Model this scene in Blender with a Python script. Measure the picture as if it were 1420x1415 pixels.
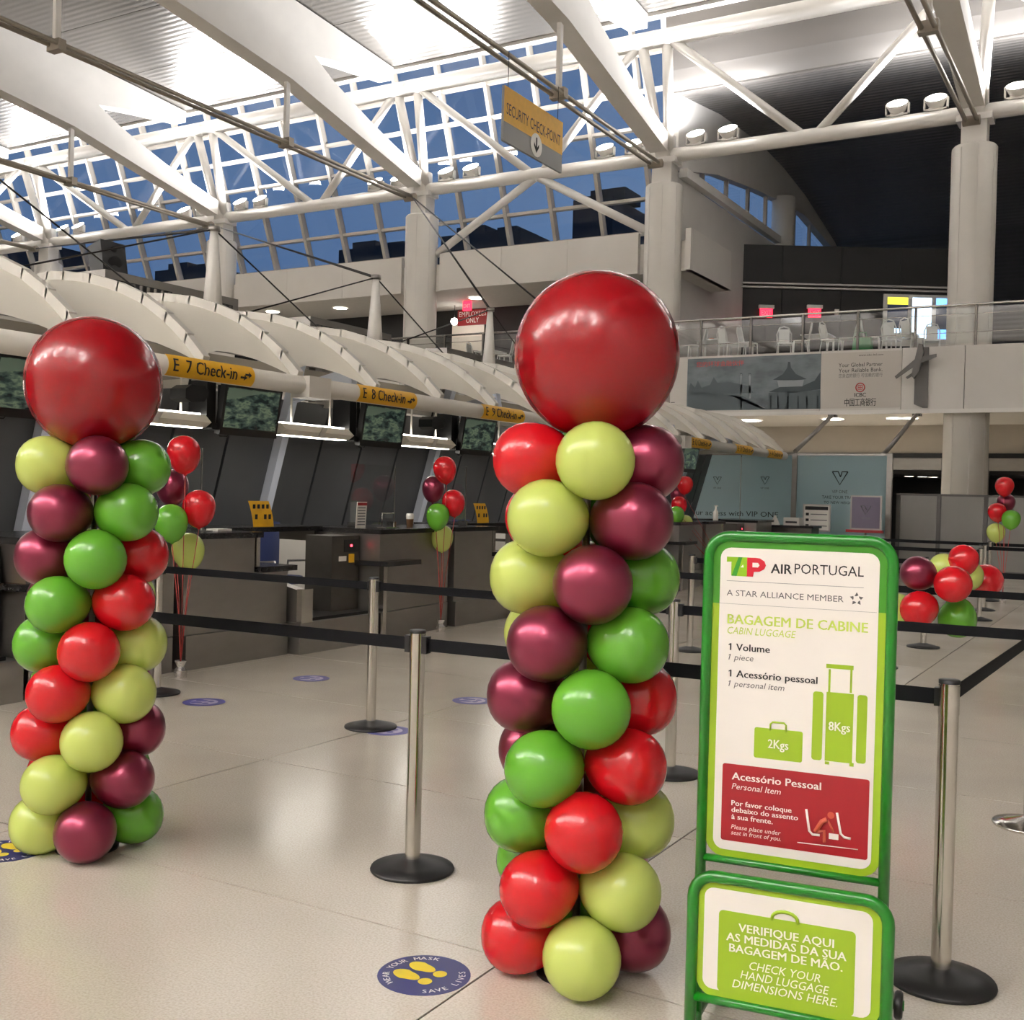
import bpy, math, random
from mathutils import Vector, Matrix
random.seed(7)
for o in list(bpy.data.objects): bpy.data.objects.remove(o)
S = bpy.context.scene
COL = S.collection
# ------------------------------------------------------------------ camera
F = 1541.5; CX, CY = 710.0, 707.5; EYE = 1.57
YAW, PITCH, ROLL = math.radians(30.147), -0.0139168, 0.0253359
_f = Vector((-math.sin(YAW)*math.cos(PITCH), math.cos(YAW)*math.cos(PITCH), math.sin(PITCH)))
_r0 = Vector((math.cos(YAW), math.sin(YAW), 0)); _u0 = _r0.cross(_f)
CR = _r0*math.cos(ROLL)+_u0*math.sin(ROLL); CU = -_r0*math.sin(ROLL)+_u0*math.cos(ROLL); CF = _f
CO = Vector((0, 0, EYE))
cam = bpy.data.cameras.new('camera'); cam.sensor_width = 36; cam.lens = F/1420*36; cam.clip_end = 500
camo = bpy.data.objects.new('camera', cam); COL.objects.link(camo)
camo.matrix_world = Matrix(((CR.x, CU.x, -CF.x, 0), (CR.y, CU.y, -CF.y, 0), (CR.z, CU.z, -CF.z, EYE), (0, 0, 0, 1)))
S.camera = camo
def ray(x, y): return CR*((x-CX)/F)+CU*(-(y-CY)/F)+CF
def atz(x, y, z=0.0): d = ray(x, y); return CO+d*((z-EYE)/d.z)
def atx(x, y, X): d = ray(x, y); return CO+d*(X/d.x)
def aty(x, y, Y): d = ray(x, y); return CO+d*(Y/d.y)
def atd(x, y, D): return CO+ray(x, y)*D
OFFN = [0]
def light_name(n, p):            # lamps outside the picture are marked
    v = Vector(p)-CO; d = v.dot(CF); x = CX+F*v.dot(CR)/d if d > .1 else -1e6; y = CY-F*v.dot(CU)/d if d > .1 else -1e6
    if 0 <= x <= 1420 and 0 <= y <= 1415: return n
    OFFN[0] += 1; return '%s_%d_offscreen' % (n, OFFN[0])      # a plain number keeps Blender from adding its own suffix
# ------------------------------------------------------------------ world, exposure
W = bpy.data.worlds.new('dusk'); S.world = W; W.use_nodes = True
wn = W.node_tree.nodes; wl = W.node_tree.links; wn.clear()
wo = wn.new('ShaderNodeOutputWorld'); wb = wn.new('ShaderNodeBackground'); wt = wn.new('ShaderNodeTexCoord')
wx = wn.new('ShaderNodeTexNoise'); wx.inputs['Scale'].default_value = 2.2; wx.inputs['Detail'].default_value = 5
wr = wn.new('ShaderNodeValToRGB'); wr.color_ramp.elements[0].color = (0.050, 0.098, 0.205, 1); wr.color_ramp.elements[1].color = (0.095, 0.160, 0.285, 1)
wr.color_ramp.elements[0].position = .35; wr.color_ramp.elements[1].position = .65
wl.new(wt.outputs['Generated'], wx.inputs['Vector']); wl.new(wx.outputs['Fac'], wr.inputs['Fac']); wl.new(wr.outputs['Color'], wb.inputs['Color'])
wl.new(wb.outputs[0], wo.inputs[0]); wb.inputs['Strength'].default_value = 1.0
S.view_settings.view_transform = 'Standard'; S.view_settings.look = 'None'; S.view_settings.gamma = 1
S.view_settings.use_curve_mapping = False; S.view_settings.exposure = 0.75
FLOOD_W = 420.0      # watts of each uplight on the truss
HALL_W = 5600.0       # watts of each uplight on the matching row over the entrance
LAMP_C = (.975, .99, 1.03)
# ------------------------------------------------------------------ materials
def lin(c):
    c /= 255.0
    return c/12.92 if c <= .04045 else ((c+.055)/1.055)**2.4
def rgb(r, g, b): return (lin(r), lin(g), lin(b), 1)
M = {}
def mat(name, col, rough=.5, metal=0.0, emit=0.0, noise=0.0, nscale=8.0, bump=0.0, bscale=60.0, stretch=None, trans=0.0, coat=0.0, spec=.5, ecol=None):
    m = bpy.data.materials.new(name); m.use_nodes = True; nt = m.node_tree; b = nt.nodes['Principled BSDF']
    b.inputs['Base Color'].default_value = col; b.inputs['Roughness'].default_value = rough; b.inputs['Metallic'].default_value = metal
    b.inputs['Specular IOR Level'].default_value = spec
    if coat: b.inputs['Coat Weight'].default_value = coat; b.inputs['Coat Roughness'].default_value = .05
    if emit: b.inputs['Emission Color'].default_value = ecol or col; b.inputs['Emission Strength'].default_value = emit
    tc = nt.nodes.new('ShaderNodeTexCoord'); mp = nt.nodes.new('ShaderNodeMapping'); nt.links.new(tc.outputs['Object'], mp.inputs['Vector'])
    if stretch: mp.inputs['Scale'].default_value = stretch
    if noise:
        n = nt.nodes.new('ShaderNodeTexNoise'); n.inputs['Scale'].default_value = nscale; n.inputs['Detail'].default_value = 4
        r = nt.nodes.new('ShaderNodeMapRange'); r.inputs[1].default_value = .3; r.inputs[2].default_value = .7; r.inputs[3].default_value = 1-noise; r.inputs[4].default_value = 1+noise*.6
        x = nt.nodes.new('ShaderNodeMix'); x.data_type = 'RGBA'; x.blend_type = 'MULTIPLY'; x.inputs[0].default_value = 1; x.inputs[6].default_value = col
        nt.links.new(mp.outputs[0], n.inputs['Vector']); nt.links.new(n.outputs['Fac'], r.inputs[0]); nt.links.new(r.outputs[0], x.inputs[7]); nt.links.new(x.outputs[2], b.inputs['Base Color'])
    if bump:
        n2 = nt.nodes.new('ShaderNodeTexNoise'); n2.inputs['Scale'].default_value = bscale
        bp = nt.nodes.new('ShaderNodeBump'); bp.inputs['Strength'].default_value = bump; bp.inputs['Distance'].default_value = .01
        nt.links.new(mp.outputs[0], n2.inputs['Vector']); nt.links.new(n2.outputs['Fac'], bp.inputs['Height']); nt.links.new(bp.outputs[0], b.inputs['Normal'])
    if trans:
        t = nt.nodes.new('ShaderNodeBsdfTranslucent'); t.inputs['Color'].default_value = col
        mx = nt.nodes.new('ShaderNodeMixShader'); mx.inputs[0].default_value = trans; out = nt.nodes['Material Output']
        nt.links.new(b.outputs[0], mx.inputs[1]); nt.links.new(t.outputs[0], mx.inputs[2]); nt.links.new(mx.outputs[0], out.inputs['Surface'])
    M[name] = m
    return m
def glass(name, tint, gloss=.08, rough=.02, haze=0.0, hcol=(.5, .6, .62, 1)):
    m = bpy.data.materials.new(name); m.use_nodes = True; nt = m.node_tree; nt.nodes.remove(nt.nodes['Principled BSDF']); out = nt.nodes['Material Output']
    t = nt.nodes.new('ShaderNodeBsdfTransparent'); t.inputs['Color'].default_value = tint
    g = nt.nodes.new('ShaderNodeBsdfGlossy'); g.inputs['Roughness'].default_value = rough
    fz = nt.nodes.new('ShaderNodeLayerWeight'); fz.inputs['Blend'].default_value = .5; fr = nt.nodes.new('ShaderNodeMath'); fr.operation = 'POWER'; fr.inputs[1].default_value = 5; nt.links.new(fz.outputs['Facing'], fr.inputs[0])
    ad = nt.nodes.new('ShaderNodeMath'); ad.operation = 'ADD'; ad.inputs[1].default_value = gloss; ad.use_clamp = True
    mx = nt.nodes.new('ShaderNodeMixShader'); nt.links.new(fr.outputs[0], ad.inputs[0]); nt.links.new(ad.outputs[0], mx.inputs[0])
    first = t.outputs[0]
    if haze:
        d = nt.nodes.new('ShaderNodeBsdfDiffuse'); d.inputs['Color'].default_value = hcol
        m2 = nt.nodes.new('ShaderNodeMixShader'); m2.inputs[0].default_value = haze
        nt.links.new(t.outputs[0], m2.inputs[1]); nt.links.new(d.outputs[0], m2.inputs[2]); first = m2.outputs[0]
    nt.links.new(first, mx.inputs[1]); nt.links.new(g.outputs[0], mx.inputs[2]); nt.links.new(mx.outputs[0], out.inputs['Surface'])
    M[name] = m
    return m
mat('joint', rgb(40, 34, 29), .9)
mat('white_paint', rgb(224, 220, 214), .5, noise=.04, nscale=1.5)
mat('column_white', rgb(214, 209, 201), .42, noise=.04, nscale=1.2)
mat('wall_white', rgb(204, 200, 194), .6, noise=.05, nscale=1)
mat('fascia', rgb(212, 207, 200), .55, noise=.04, nscale=.8)
mat('soffit', rgb(206, 201, 193), .7, noise=.05)
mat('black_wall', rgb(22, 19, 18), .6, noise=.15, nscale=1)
mat('dark_panel', rgb(72, 73, 76), .45, noise=.1, nscale=2)
mat('rib_white', rgb(190, 196, 210), .4)
mat('steel', rgb(152, 148, 143), .36, .9, noise=.06, nscale=3, stretch=(1, 1, 3))
mat('steel_dark', rgb(92, 88, 83), .4, .85, noise=.12, nscale=5)
mat('chrome', rgb(205, 202, 196), .16, 1.0)
mat('rubber', rgb(22, 21, 21), .45, noise=.1)
mat('belt', rgb(8, 8, 12), .8, spec=.2)
mat('black', rgb(13, 13, 14), .4)
mat('granite', rgb(38, 37, 38), .2, noise=.3, nscale=60)
mat('fabric', rgb(222, 216, 203), .75, trans=.12)
mat('canopy_paint', rgb(198, 193, 184), .45)
mat('rod', rgb(150, 140, 126), .45, .3)
mat('cable', rgb(44, 40, 37), .5, .4)
mat('mullion', rgb(158, 151, 141), .5)
mat('yellow_sign', rgb(222, 166, 20), .5, noise=.06)
mat('sign_grey', rgb(138, 138, 136), .5)
mat('ink', rgb(28, 26, 26), .6)
mat('ink_grey', rgb(92, 90, 90), .6)
mat('ink_soft', rgb(120, 120, 122), .6)
mat('white_print', rgb(238, 234, 228), .5)
mat('sign_white', rgb(236, 230, 224), .35, noise=.02, nscale=6)
mat('lime_print', rgb(144, 174, 34), .4)
mat('lime_pale', rgb(186, 206, 84), .45)
mat('green_print', rgb(56, 128, 24), .4)
mat('green_tube', rgb(12, 112, 18), .3, coat=.4)
mat('red_print', rgb(150, 22, 32), .4)
mat('logo_red', rgb(190, 20, 44), .4)
mat('logo_lime', rgb(136, 180, 22), .4)
mat('logo_green', rgb(44, 136, 34), .4)
mat('person_print', rgb(190, 84, 62), .5)
mat('decal_blue', rgb(30, 32, 98), .35)
mat('decal_yellow', rgb(228, 204, 40), .4)
mat('decal_pale', rgb(176, 168, 190), .4)
mat('decal_worn', rgb(74, 70, 136), .4)
mat('navy', rgb(36, 48, 92), .7)
mat('printer', rgb(222, 218, 210), .5)
mat('lamp_white', rgb(235, 228, 214), .4)
mat('tube_lamp', (1, .95, .85, 1), .5, emit=6.0)
mat('flood_lens', (1, .96, .9, 1), .3, emit=60.0)
mat('downlight', (1, .95, .88, 1), .3, emit=14.0)
mat('exit_red', (1, .02, .05, 1), .4, emit=2.2)
mat('led_red', (1, .03, .05, 1), .4, emit=6.0)
mat('screen_blue', (.12, .32, .85, 1), .3, emit=2.0)
mat('screen_pale', (.50, .70, .95, 1), .3, emit=2.0)
mat('screen_yellow', (.75, .70, .06, 1), .3, emit=1.0)
mat('screen_dark', (.02, .03, .06, 1), .3, emit=.3)
mat('employee_red', rgb(150, 30, 34), .5)
mat('chair_white', rgb(225, 225, 222), .3, spec=.6)
mat('partition', rgb(126, 123, 118), .5, noise=.06, nscale=1.5)
mat('partition_frame', rgb(78, 75, 71), .5)
mat('banner_grey', rgb(196, 189, 180), .6)
mat('banner_red', rgb(196, 60, 56), .6)
mat('plane_grey', rgb(92, 88, 84), .5)
mat('poster_purple', rgb(108, 98, 118), .5)
mat('poster_frame', rgb(190, 184, 180), .4)
mat('paper', rgb(226, 222, 214), .6)
mat('cup_brown', rgb(118, 84, 56), .6)
mat('foil', rgb(215, 212, 210), .25, .9, bump=.8, bscale=40)
mat('string', rgb(176, 60, 54), .6)
mat('building', rgb(20, 26, 38), .8, noise=.2)
mat('bag_green', rgb(40, 120, 64), .6)
mat('food', rgb(176, 110, 70), .7)
mat('sandstone', rgb(176, 168, 156), .6, noise=.08, nscale=1)
# balloon latex
mat('latex_red', rgb(212, 20, 32), .17, trans=.2, coat=.5)
mat('latex_bigred', rgb(150, 4, 18), .18, trans=.12, coat=.3)
mat('latex_lime', rgb(210, 225, 118), .18, trans=.25, coat=.5)
mat('latex_green', rgb(104, 176, 50), .18, trans=.22, coat=.5)
mat('latex_maroon', rgb(132, 44, 68), .3, .75, coat=.35)
glass('window_glass', (.78, .80, .82, 1), .04)
glass('shield', (.94, .96, .96, 1), .06)
glass('rail_glass', (.86, .88, .87, 1), .09)
# terrazzo floor
def terrazzo():
    m = mat('terrazzo', rgb(196, 184, 164), .2, spec=.5); nt = m.node_tree; b = nt.nodes['Principled BSDF']
    g = nt.nodes.new('ShaderNodeNewGeometry')
    n = nt.nodes.new('ShaderNodeTexNoise'); n.inputs['Scale'].default_value = 120; n.inputs['Detail'].default_value = 3
    n2 = nt.nodes.new('ShaderNodeTexNoise'); n2.inputs['Scale'].default_value = 1.1; n2.inputs['Detail'].default_value = 4
    v = nt.nodes.new('ShaderNodeTexVoronoi'); v.inputs['Scale'].default_value = 42
    r = nt.nodes.new('ShaderNodeValToRGB'); e = r.color_ramp.elements
    e[0].position = .32; e[0].color = rgb(188, 178, 163); e[1].position = .62; e[1].color = rgb(205, 197, 184)
    r2 = nt.nodes.new('ShaderNodeMapRange'); r2.inputs[1].default_value = .3; r2.inputs[2].default_value = .7; r2.inputs[3].default_value = .93; r2.inputs[4].default_value = 1.04
    x = nt.nodes.new('ShaderNodeMix'); x.data_type = 'RGBA'; x.blend_type = 'MULTIPLY'; x.inputs[0].default_value = 1
    sp = nt.nodes.new('ShaderNodeMapRange'); sp.inputs[1].default_value = .03; sp.inputs[2].default_value = .10; sp.inputs[3].default_value = .80; sp.inputs[4].default_value = 1
    x2 = nt.nodes.new('ShaderNodeMix'); x2.data_type = 'RGBA'; x2.blend_type = 'MULTIPLY'; x2.inputs[0].default_value = 1
    rr = nt.nodes.new('ShaderNodeMapRange'); rr.inputs[1].default_value = .3; rr.inputs[2].default_value = .7; rr.inputs[3].default_value = .18; rr.inputs[4].default_value = .22
    L = nt.links.new
    for t in (n, n2, v): L(g.outputs['Position'], t.inputs['Vector'])
    L(n.outputs['Fac'], r.inputs['Fac']); L(n2.outputs['Fac'], r2.inputs[0]); L(r.outputs[0], x.inputs[6]); L(r2.outputs[0], x.inputs[7])
    L(v.outputs['Distance'], sp.inputs[0]); L(x.outputs[2], x2.inputs[6]); L(sp.outputs[0], x2.inputs[7]); L(x2.outputs[2], b.inputs['Base Color'])
    L(n2.outputs['Fac'], rr.inputs[0]); L(rr.outputs[0], b.inputs['Roughness'])
terrazzo()
# corrugated metal ceiling: ridges run along X
def corrugated(name, col, rough, metal, pitch, strength):
    m = mat(name, col, rough, metal); nt = m.node_tree; b = nt.nodes['Principled BSDF']
    g = nt.nodes.new('ShaderNodeNewGeometry'); w = nt.nodes.new('ShaderNodeTexWave'); w.bands_direction = 'Y'; w.inputs['Scale'].default_value = .314/pitch
    bp = nt.nodes.new('ShaderNodeBump'); bp.inputs['Strength'].default_value = strength; bp.inputs['Distance'].default_value = .04
    nt.links.new(g.outputs['Position'], w.inputs['Vector']); nt.links.new(w.outputs['Fac'], bp.inputs['Height']); nt.links.new(bp.outputs[0], b.inputs['Normal'])
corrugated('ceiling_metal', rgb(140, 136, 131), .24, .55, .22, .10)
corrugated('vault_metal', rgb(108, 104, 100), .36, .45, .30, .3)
# pictures: flat printed or lit images made from noise
def picture(name, stops, scale, emit=0.0, stretch=(1, 1, 1), rough=.5, detail=6):
    m = bpy.data.materials.new(name); m.use_nodes = True; nt = m.node_tree; b = nt.nodes['Principled BSDF']; b.inputs['Roughness'].default_value = rough
    tc = nt.nodes.new('ShaderNodeTexCoord'); mp = nt.nodes.new('ShaderNodeMapping'); mp.inputs['Scale'].default_value = stretch
    n = nt.nodes.new('ShaderNodeTexNoise'); n.inputs['Scale'].default_value = scale; n.inputs['Detail'].default_value = detail
    r = nt.nodes.new('ShaderNodeValToRGB'); e = r.color_ramp.elements
    e[0].position, e[0].color = stops[0]; e[1].position, e[1].color = stops[-1]
    for p, c in stops[1:-1]: k = e.new(p); k.color = c
    nt.links.new(tc.outputs['Object'], mp.inputs['Vector']); nt.links.new(mp.outputs[0], n.inputs['Vector']); nt.links.new(n.outputs['Fac'], r.inputs['Fac']); nt.links.new(r.outputs[0], b.inputs['Base Color'])
    if emit: nt.links.new(r.outputs[0], b.inputs['Emission Color']); b.inputs['Emission Strength'].default_value = emit
    M[name] = m
picture('banner_wash', [(.35, rgb(74, 84, 88)), (.5, rgb(98, 108, 112)), (.65, rgb(112, 120, 124))], 1.4, stretch=(1, 1, 2))
mat('banner_ink', rgb(54, 64, 68), .6); mat('banner_mid', rgb(78, 88, 92), .6); mat('banner_light', rgb(140, 146, 148), .6)
picture('screen_city', [(.38, rgb(18, 26, 26)), (.5, rgb(52, 66, 58)), (.58, rgb(84, 98, 78)), (.68, rgb(40, 50, 48))], 7, emit=.45, stretch=(1, 1, 2.5), rough=.2)
mat('screen_sky', rgb(78, 92, 78), .2, emit=.3)
# frosted glass partition of the lounge
def frosted():
    m = bpy.data.materials.new('frosted'); m.use_nodes = True; nt = m.node_tree; b = nt.nodes['Principled BSDF']
    b.inputs['Base Color'].default_value = rgb(172, 192, 197); b.inputs['Roughness'].default_value = .16; b.inputs['Specular IOR Level'].default_value = .6
    t = nt.nodes.new('ShaderNodeBsdfTranslucent'); t.inputs['Color'].default_value = rgb(180, 205, 212)
    mx = nt.nodes.new('ShaderNodeMixShader'); mx.inputs[0].default_value = .45
    nt.links.new(b.outputs[0], mx.inputs[1]); nt.links.new(t.outputs[0], mx.inputs[2]); nt.links.new(mx.outputs[0], nt.nodes['Material Output'].inputs['Surface'])
    M['frosted'] = m
frosted()
# ------------------------------------------------------------------ builders
V3 = Vector
def basis(o): return basis(o.parent) @ o.matrix_basis if o.parent else o.matrix_basis.copy()
def tag(o, label=None, cat=None, group=None, kind=None):
    if label: o['label'] = label
    if cat: o['category'] = cat
    if group: o['group'] = group
    if kind: o['kind'] = kind
    return o
def thing(name, label, cat, loc=(0, 0, 0), rotz=0.0, group=None):
    o = bpy.data.objects.new(name, None); COL.objects.link(o); o.empty_display_size = .1
    o.matrix_basis = Matrix.Translation(V3(loc)) @ Matrix.Rotation(rotz, 4, 'Z')
    return tag(o, label, cat, group)
def structure(name):
    o = bpy.data.objects.new(name, None); COL.objects.link(o); o['kind'] = 'structure'; return o
class MB:
    def __init__(s): s.v = []; s.f = []; s.sm = []
    def add(s, vs, fs, smooth=False):
        b = len(s.v); s.v += [V3(p) for p in vs]; s.f += [[i+b for i in f] for f in fs]; s.sm += [smooth]*len(fs); return s
    def box(s, x0, x1, y0, y1, z0, z1):
        return s.add([(x0, y0, z0), (x1, y0, z0), (x1, y1, z0), (x0, y1, z0), (x0, y0, z1), (x1, y0, z1), (x1, y1, z1), (x0, y1, z1)],
                     [(0, 3, 2, 1), (4, 5, 6, 7), (0, 1, 5, 4), (1, 2, 6, 5), (2, 3, 7, 6), (3, 0, 4, 7)])
    def obox(s, c, ax, ay, az):      # centre and three half vectors
        c, ax, ay, az = V3(c), V3(ax), V3(ay), V3(az)
        return s.add([c-ax-ay-az, c+ax-ay-az, c+ax+ay-az, c-ax+ay-az, c-ax-ay+az, c+ax-ay+az, c+ax+ay+az, c-ax+ay+az],
                     [(0, 3, 2, 1), (4, 5, 6, 7), (0, 1, 5, 4), (1, 2, 6, 5), (2, 3, 7, 6), (3, 0, 4, 7)])
    def tube(s, path, r, n=8, cap=True, closed=False):
        P = [V3(p) for p in path]; m = len(P); rs = r if isinstance(r, (list, tuple)) else [r]*m; b = len(s.v); prev = None
        for i, p in enumerate(P):
            if closed: d = P[(i+1) % m]-P[i-1]
            else: d = P[min(i+1, m-1)]-P[max(i-1, 0)]
            d = d.normalized()
            if prev is None:
                a = V3((0, 0, 1)) if abs(d.z) < .9 else V3((1, 0, 0))
                u = d.cross(a).normalized()
            else: u = (prev-d*prev.dot(d)).normalized()
            prev = u; w = d.cross(u)
            for k in range(n):
                t = 2*math.pi*k/n; s.v.append(p+(u*math.cos(t)+w*math.sin(t))*rs[i])
        rng = m if closed else m-1
        for i in range(rng):
            j = (i+1) % m
            for k in range(n):
                l = (k+1) % n; s.f.append([b+i*n+k, b+i*n+l, b+j*n+l, b+j*n+k]); s.sm.append(True)
        if cap and not closed:
            s.f.append([b+k for k in range(n)][::-1]); s.f.append([b+(m-1)*n+k for k in range(n)]); s.sm += [False, False]
        return s
    def lathe(s, prof, n=24, axis=(0, 0, 1), org=(0, 0, 0), smooth=True):
        ax = V3(axis).normalized(); u = ax.orthogonal().normalized(); w = ax.cross(u); o = V3(org); b = len(s.v); rows = []
        for r, h in prof:
            if r < 1e-6: rows.append([len(s.v)]); s.v.append(o+ax*h)
            else:
                rows.append(list(range(len(s.v), len(s.v)+n)))
                for k in range(n):
                    t = 2*math.pi*k/n; s.v.append(o+ax*h+(u*math.cos(t)+w*math.sin(t))*r)
        for A, B in zip(rows, rows[1:]):
            for k in range(n):
                l = (k+1) % n
                if len(A) == 1 and len(B) == 1: continue
                if len(A) == 1: f = [A[0], B[l], B[k]]
                elif len(B) == 1: f = [A[k], A[l], B[0]]
                else: f = [A[k], A[l], B[l], B[k]]
                s.f.append(f); s.sm.append(smooth)
        return s
    def prism(s, poly, off):         # polygon of 3D points pushed along off
        P = [V3(p) for p in poly]; off = V3(off); n = len(P); b = len(s.v); s.v += P+[p+off for p in P]
        s.f += [list(range(b, b+n))[::-1], list(range(b+n, b+2*n))]+[[b+i, b+(i+1) % n, b+n+(i+1) % n, b+n+i] for i in range(n)]; s.sm += [False]*(n+2); return s
    def grid(s, fn, nu, nv, smooth=True):
        vs = [fn(i/nu, j/nv) for j in range(nv+1) for i in range(nu+1)]
        return s.add(vs, [(j*(nu+1)+i, j*(nu+1)+i+1, (j+1)*(nu+1)+i+1, (j+1)*(nu+1)+i) for j in range(nv) for i in range(nu)], smooth)
    def mesh(s, name, m, inv=None):
        me = bpy.data.meshes.new(name); vs = [inv @ p for p in s.v] if inv else s.v
        me.from_pydata([tuple(p) for p in vs], [], s.f); me.polygons.foreach_set('use_smooth', s.sm); me.materials.append(M[m]); me.update(); return me
    def build(s, name, m, parent=None, world=True):
        inv = basis(parent).inverted() if parent and world else None
        o = bpy.data.objects.new(name, s.mesh(name, m, inv)); COL.objects.link(o)
        if parent: o.parent = parent
        return o
def inst(name, me, parent=None, loc=(0, 0, 0), rot=None, scale=None):
    o = bpy.data.objects.new(name, me); COL.objects.link(o)
    if parent: o.parent = parent
    o.location = loc
    if rot is not None: o.rotation_euler = rot
    if scale is not None: o.scale = scale
    return o
def copy_tree(o, loc=None, rotz=None, parent=None, label=None, group=None):
    c = o.copy(); COL.objects.link(c); c.parent = parent
    if loc is not None: c.location = loc
    if rotz is not None: c.rotation_euler = (0, 0, rotz)
    if label: c['label'] = label
    if group: c['group'] = group
    for ch in o.children: copy_tree(ch, parent=c)
    return c
# lettering: string -> flat 2D triangles
TC = {}
def text2d(s, bold=False, italic=False):
    k = (s, bold, italic)
    if k in TC: return TC[k]
    cu = bpy.data.curves.new('t', 'FONT'); cu.body = s; cu.size = 1; cu.resolution_u = 2
    if italic: cu.shear = .22
    ob = bpy.data.objects.new('t', cu); me = bpy.data.meshes.new_from_object(ob)
    vs = [(v.co.x, v.co.y) for v in me.vertices]; fs = [tuple(p.vertices) for p in me.polygons]
    if s.startswith('1 ') and vs:      # flag on the figure one
        fx = min(v[0] for v in vs); h = .68; k0 = len(vs); sh = .22*h if italic else 0; fx0 = fx+.0 if not italic else fx
        vs += [(fx0+sh+.03, h), (fx0+sh-.13, h-.12), (fx0+sh-.13, h-.2), (fx0+sh+.03, h-.1)]; fs.append((k0, k0+1, k0+2, k0+3))
    vs = [(x_, y_, 0.0) for x_, y_ in vs]
    if bold:
        b0 = list(vs); f0 = list(fs)
        for n_, dx in enumerate((.02, -.02)):
            k0 = len(vs); vs += [(x_+dx, y_, .00012*(n_+1)) for x_, y_, _ in b0]; fs += [tuple(i+k0 for i in f) for f in f0]
    bpy.data.objects.remove(ob); bpy.data.curves.remove(cu); bpy.data.meshes.remove(me); TC[k] = (vs, fs); return TC[k]
_h = text2d('H')[0]; CAP = max(v[1] for v in _h)
def text(name, s, p, right, up, cap, m, parent=None, width=None, align='L', bold=False, italic=False, lift=.0012, fn=None):
    vs, fs = text2d(s, bold, italic)
    if not vs: return None
    x0 = min(v[0] for v in vs); x1 = max(v[0] for v in vs); k = cap/CAP; kx = width/(x1-x0) if width else k; w = (x1-x0)*kx
    sh = {'L': 0, 'C': -w/2, 'R': -w}[align]; p = V3(p); right = V3(right); up = V3(up); nrm = right.cross(up)
    mb = MB()
    if fn:
        import bmesh
        bm = bmesh.new(); bv = [bm.verts.new(((v[0]-x0)*kx+sh, v[1]*k, v[2])) for v in vs]
        for f in fs:
            try: bm.faces.new([bv[i] for i in f])
            except ValueError: pass
        bmesh.ops.triangulate(bm, faces=bm.faces[:]); bmesh.ops.subdivide_edges(bm, edges=[e for e in bm.edges if e.calc_length() > .025], cuts=4, use_grid_fill=True); bmesh.ops.triangulate(bm, faces=bm.faces[:])
        bm.verts.index_update(); mb.add([fn(v.co.x, v.co.y) if v.co.z < 1e-5 else fn(v.co.x, v.co.y, v.co.z) for v in bm.verts], [[v.index for v in f.verts] for f in bm.faces]); bm.free()
    else: mb.add([p+right*((v[0]-x0)*kx+sh)+up*(v[1]*k)+nrm*(lift+v[2]) for v in vs], fs)
    return mb.build(name, m, parent)
def circle(n, r=1, a0=0): return [(r*math.cos(a0+2*math.pi*i/n), r*math.sin(a0+2*math.pi*i/n)) for i in range(n)]
def rrect(x0, x1, y0, y1, r, n=5):
    out = []
    for cx, cy, a in ((x1-r, y1-r, 0), (x0+r, y1-r, 90), (x0+r, y0+r, 180), (x1-r, y0+r, 270)):
        for i in range(n+1):
            t = math.radians(a+90*i/n); out.append((cx+r*math.cos(t), cy+r*math.sin(t)))
    return out
# ================================================================== FLOOR
XL, XR, YB = -56.0, 14.0, -18.0
TX, TY, OX, OY = 2.57, 1.6, -1.86, 3.245
fl = MB(); fl.box(XL, XR, YB, 58, -.35, -.004); floor = fl.build('floor', 'joint'); floor['kind'] = 'structure'
g = .0042
tile_me = MB().box(g, TX-g, g, TY-g, -.0039, 0).mesh('tile', 'terrazzo')
rest = MB()
for i in range(-22, 7):
    for j in range(-14, 35):
        x, y = OX+i*TX, OY+j*TY
        if x < XL or x+TX > XR or y+TY > 58 or y < YB: continue
        if -6 <= i <= 1 and -1 <= j <= 20: inst('tile', tile_me, floor, (x, y, 0))
        else: rest.box(x+g, x+TX-g, y+g, y+TY-g, -.0039, 0)
r = rest.build('tile_field', 'terrazzo', floor); r['kind'] = 'stuff'
# ================================================================== SHELL
def slab(name, m, *b): o = MB().box(*b).build(name, m); o['kind'] = 'structure'; return o
slab('wall_left', 'wall_white', XL-.3, XL, YB, 34, 0, 17)
slab('wall_right', 'wall_white', XR, XR+.3, YB, 58, 0, 17)
slab('wall_back', 'wall_white', XL, XR, YB-.3, YB, 0, 17)
def zc(y): return 14.7+.9*(1-((y-2)/26.0)**2)
COLX = [-39.8, -30.05, -21.1, -12.6, -4.24, 4.3]
BAYX = [-49.0]+COLX+[12.9]
ceil = structure('ceiling')
mb = MB()          # roof slab above the panels
for i in range(13):
    y0 = YB+(28-YB)*i/13; y1 = YB+(28-YB)*(i+1)/13
    mb.prism([(XL, y0, zc(y0)+.1), (XL, y1, zc(y1)+.1), (XL, y1, zc(y1)+.5), (XL, y0, zc(y0)+.5)], (XR-XL, 0, 0))
mb.build('roof_deck', 'white_paint', ceil)
ysp = [-18, -12, -6, 0, 6, 11, 15, 19, 22, 25, 27.9]
for xa, xb in zip([XL]+BAYX, BAYX+[XR]):
    for y0, y1 in zip(ysp, ysp[1:]):
        q = MB()
        for t in range(2):
            a = y0+(y1-y0)*t/2+(.012 if t == 0 else 0); b = y0+(y1-y0)*(t+1)/2-(.012 if t == 1 else 0)
            q.prism([(xa+.02, a, zc(a)), (xa+.02, b, zc(b)), (xa+.02, b, zc(b)+.09), (xa+.02, a, zc(a)+.09)], (xb-xa-.04, 0, 0))
        q.build('ceiling_panel', 'ceiling_metal', ceil)
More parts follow.
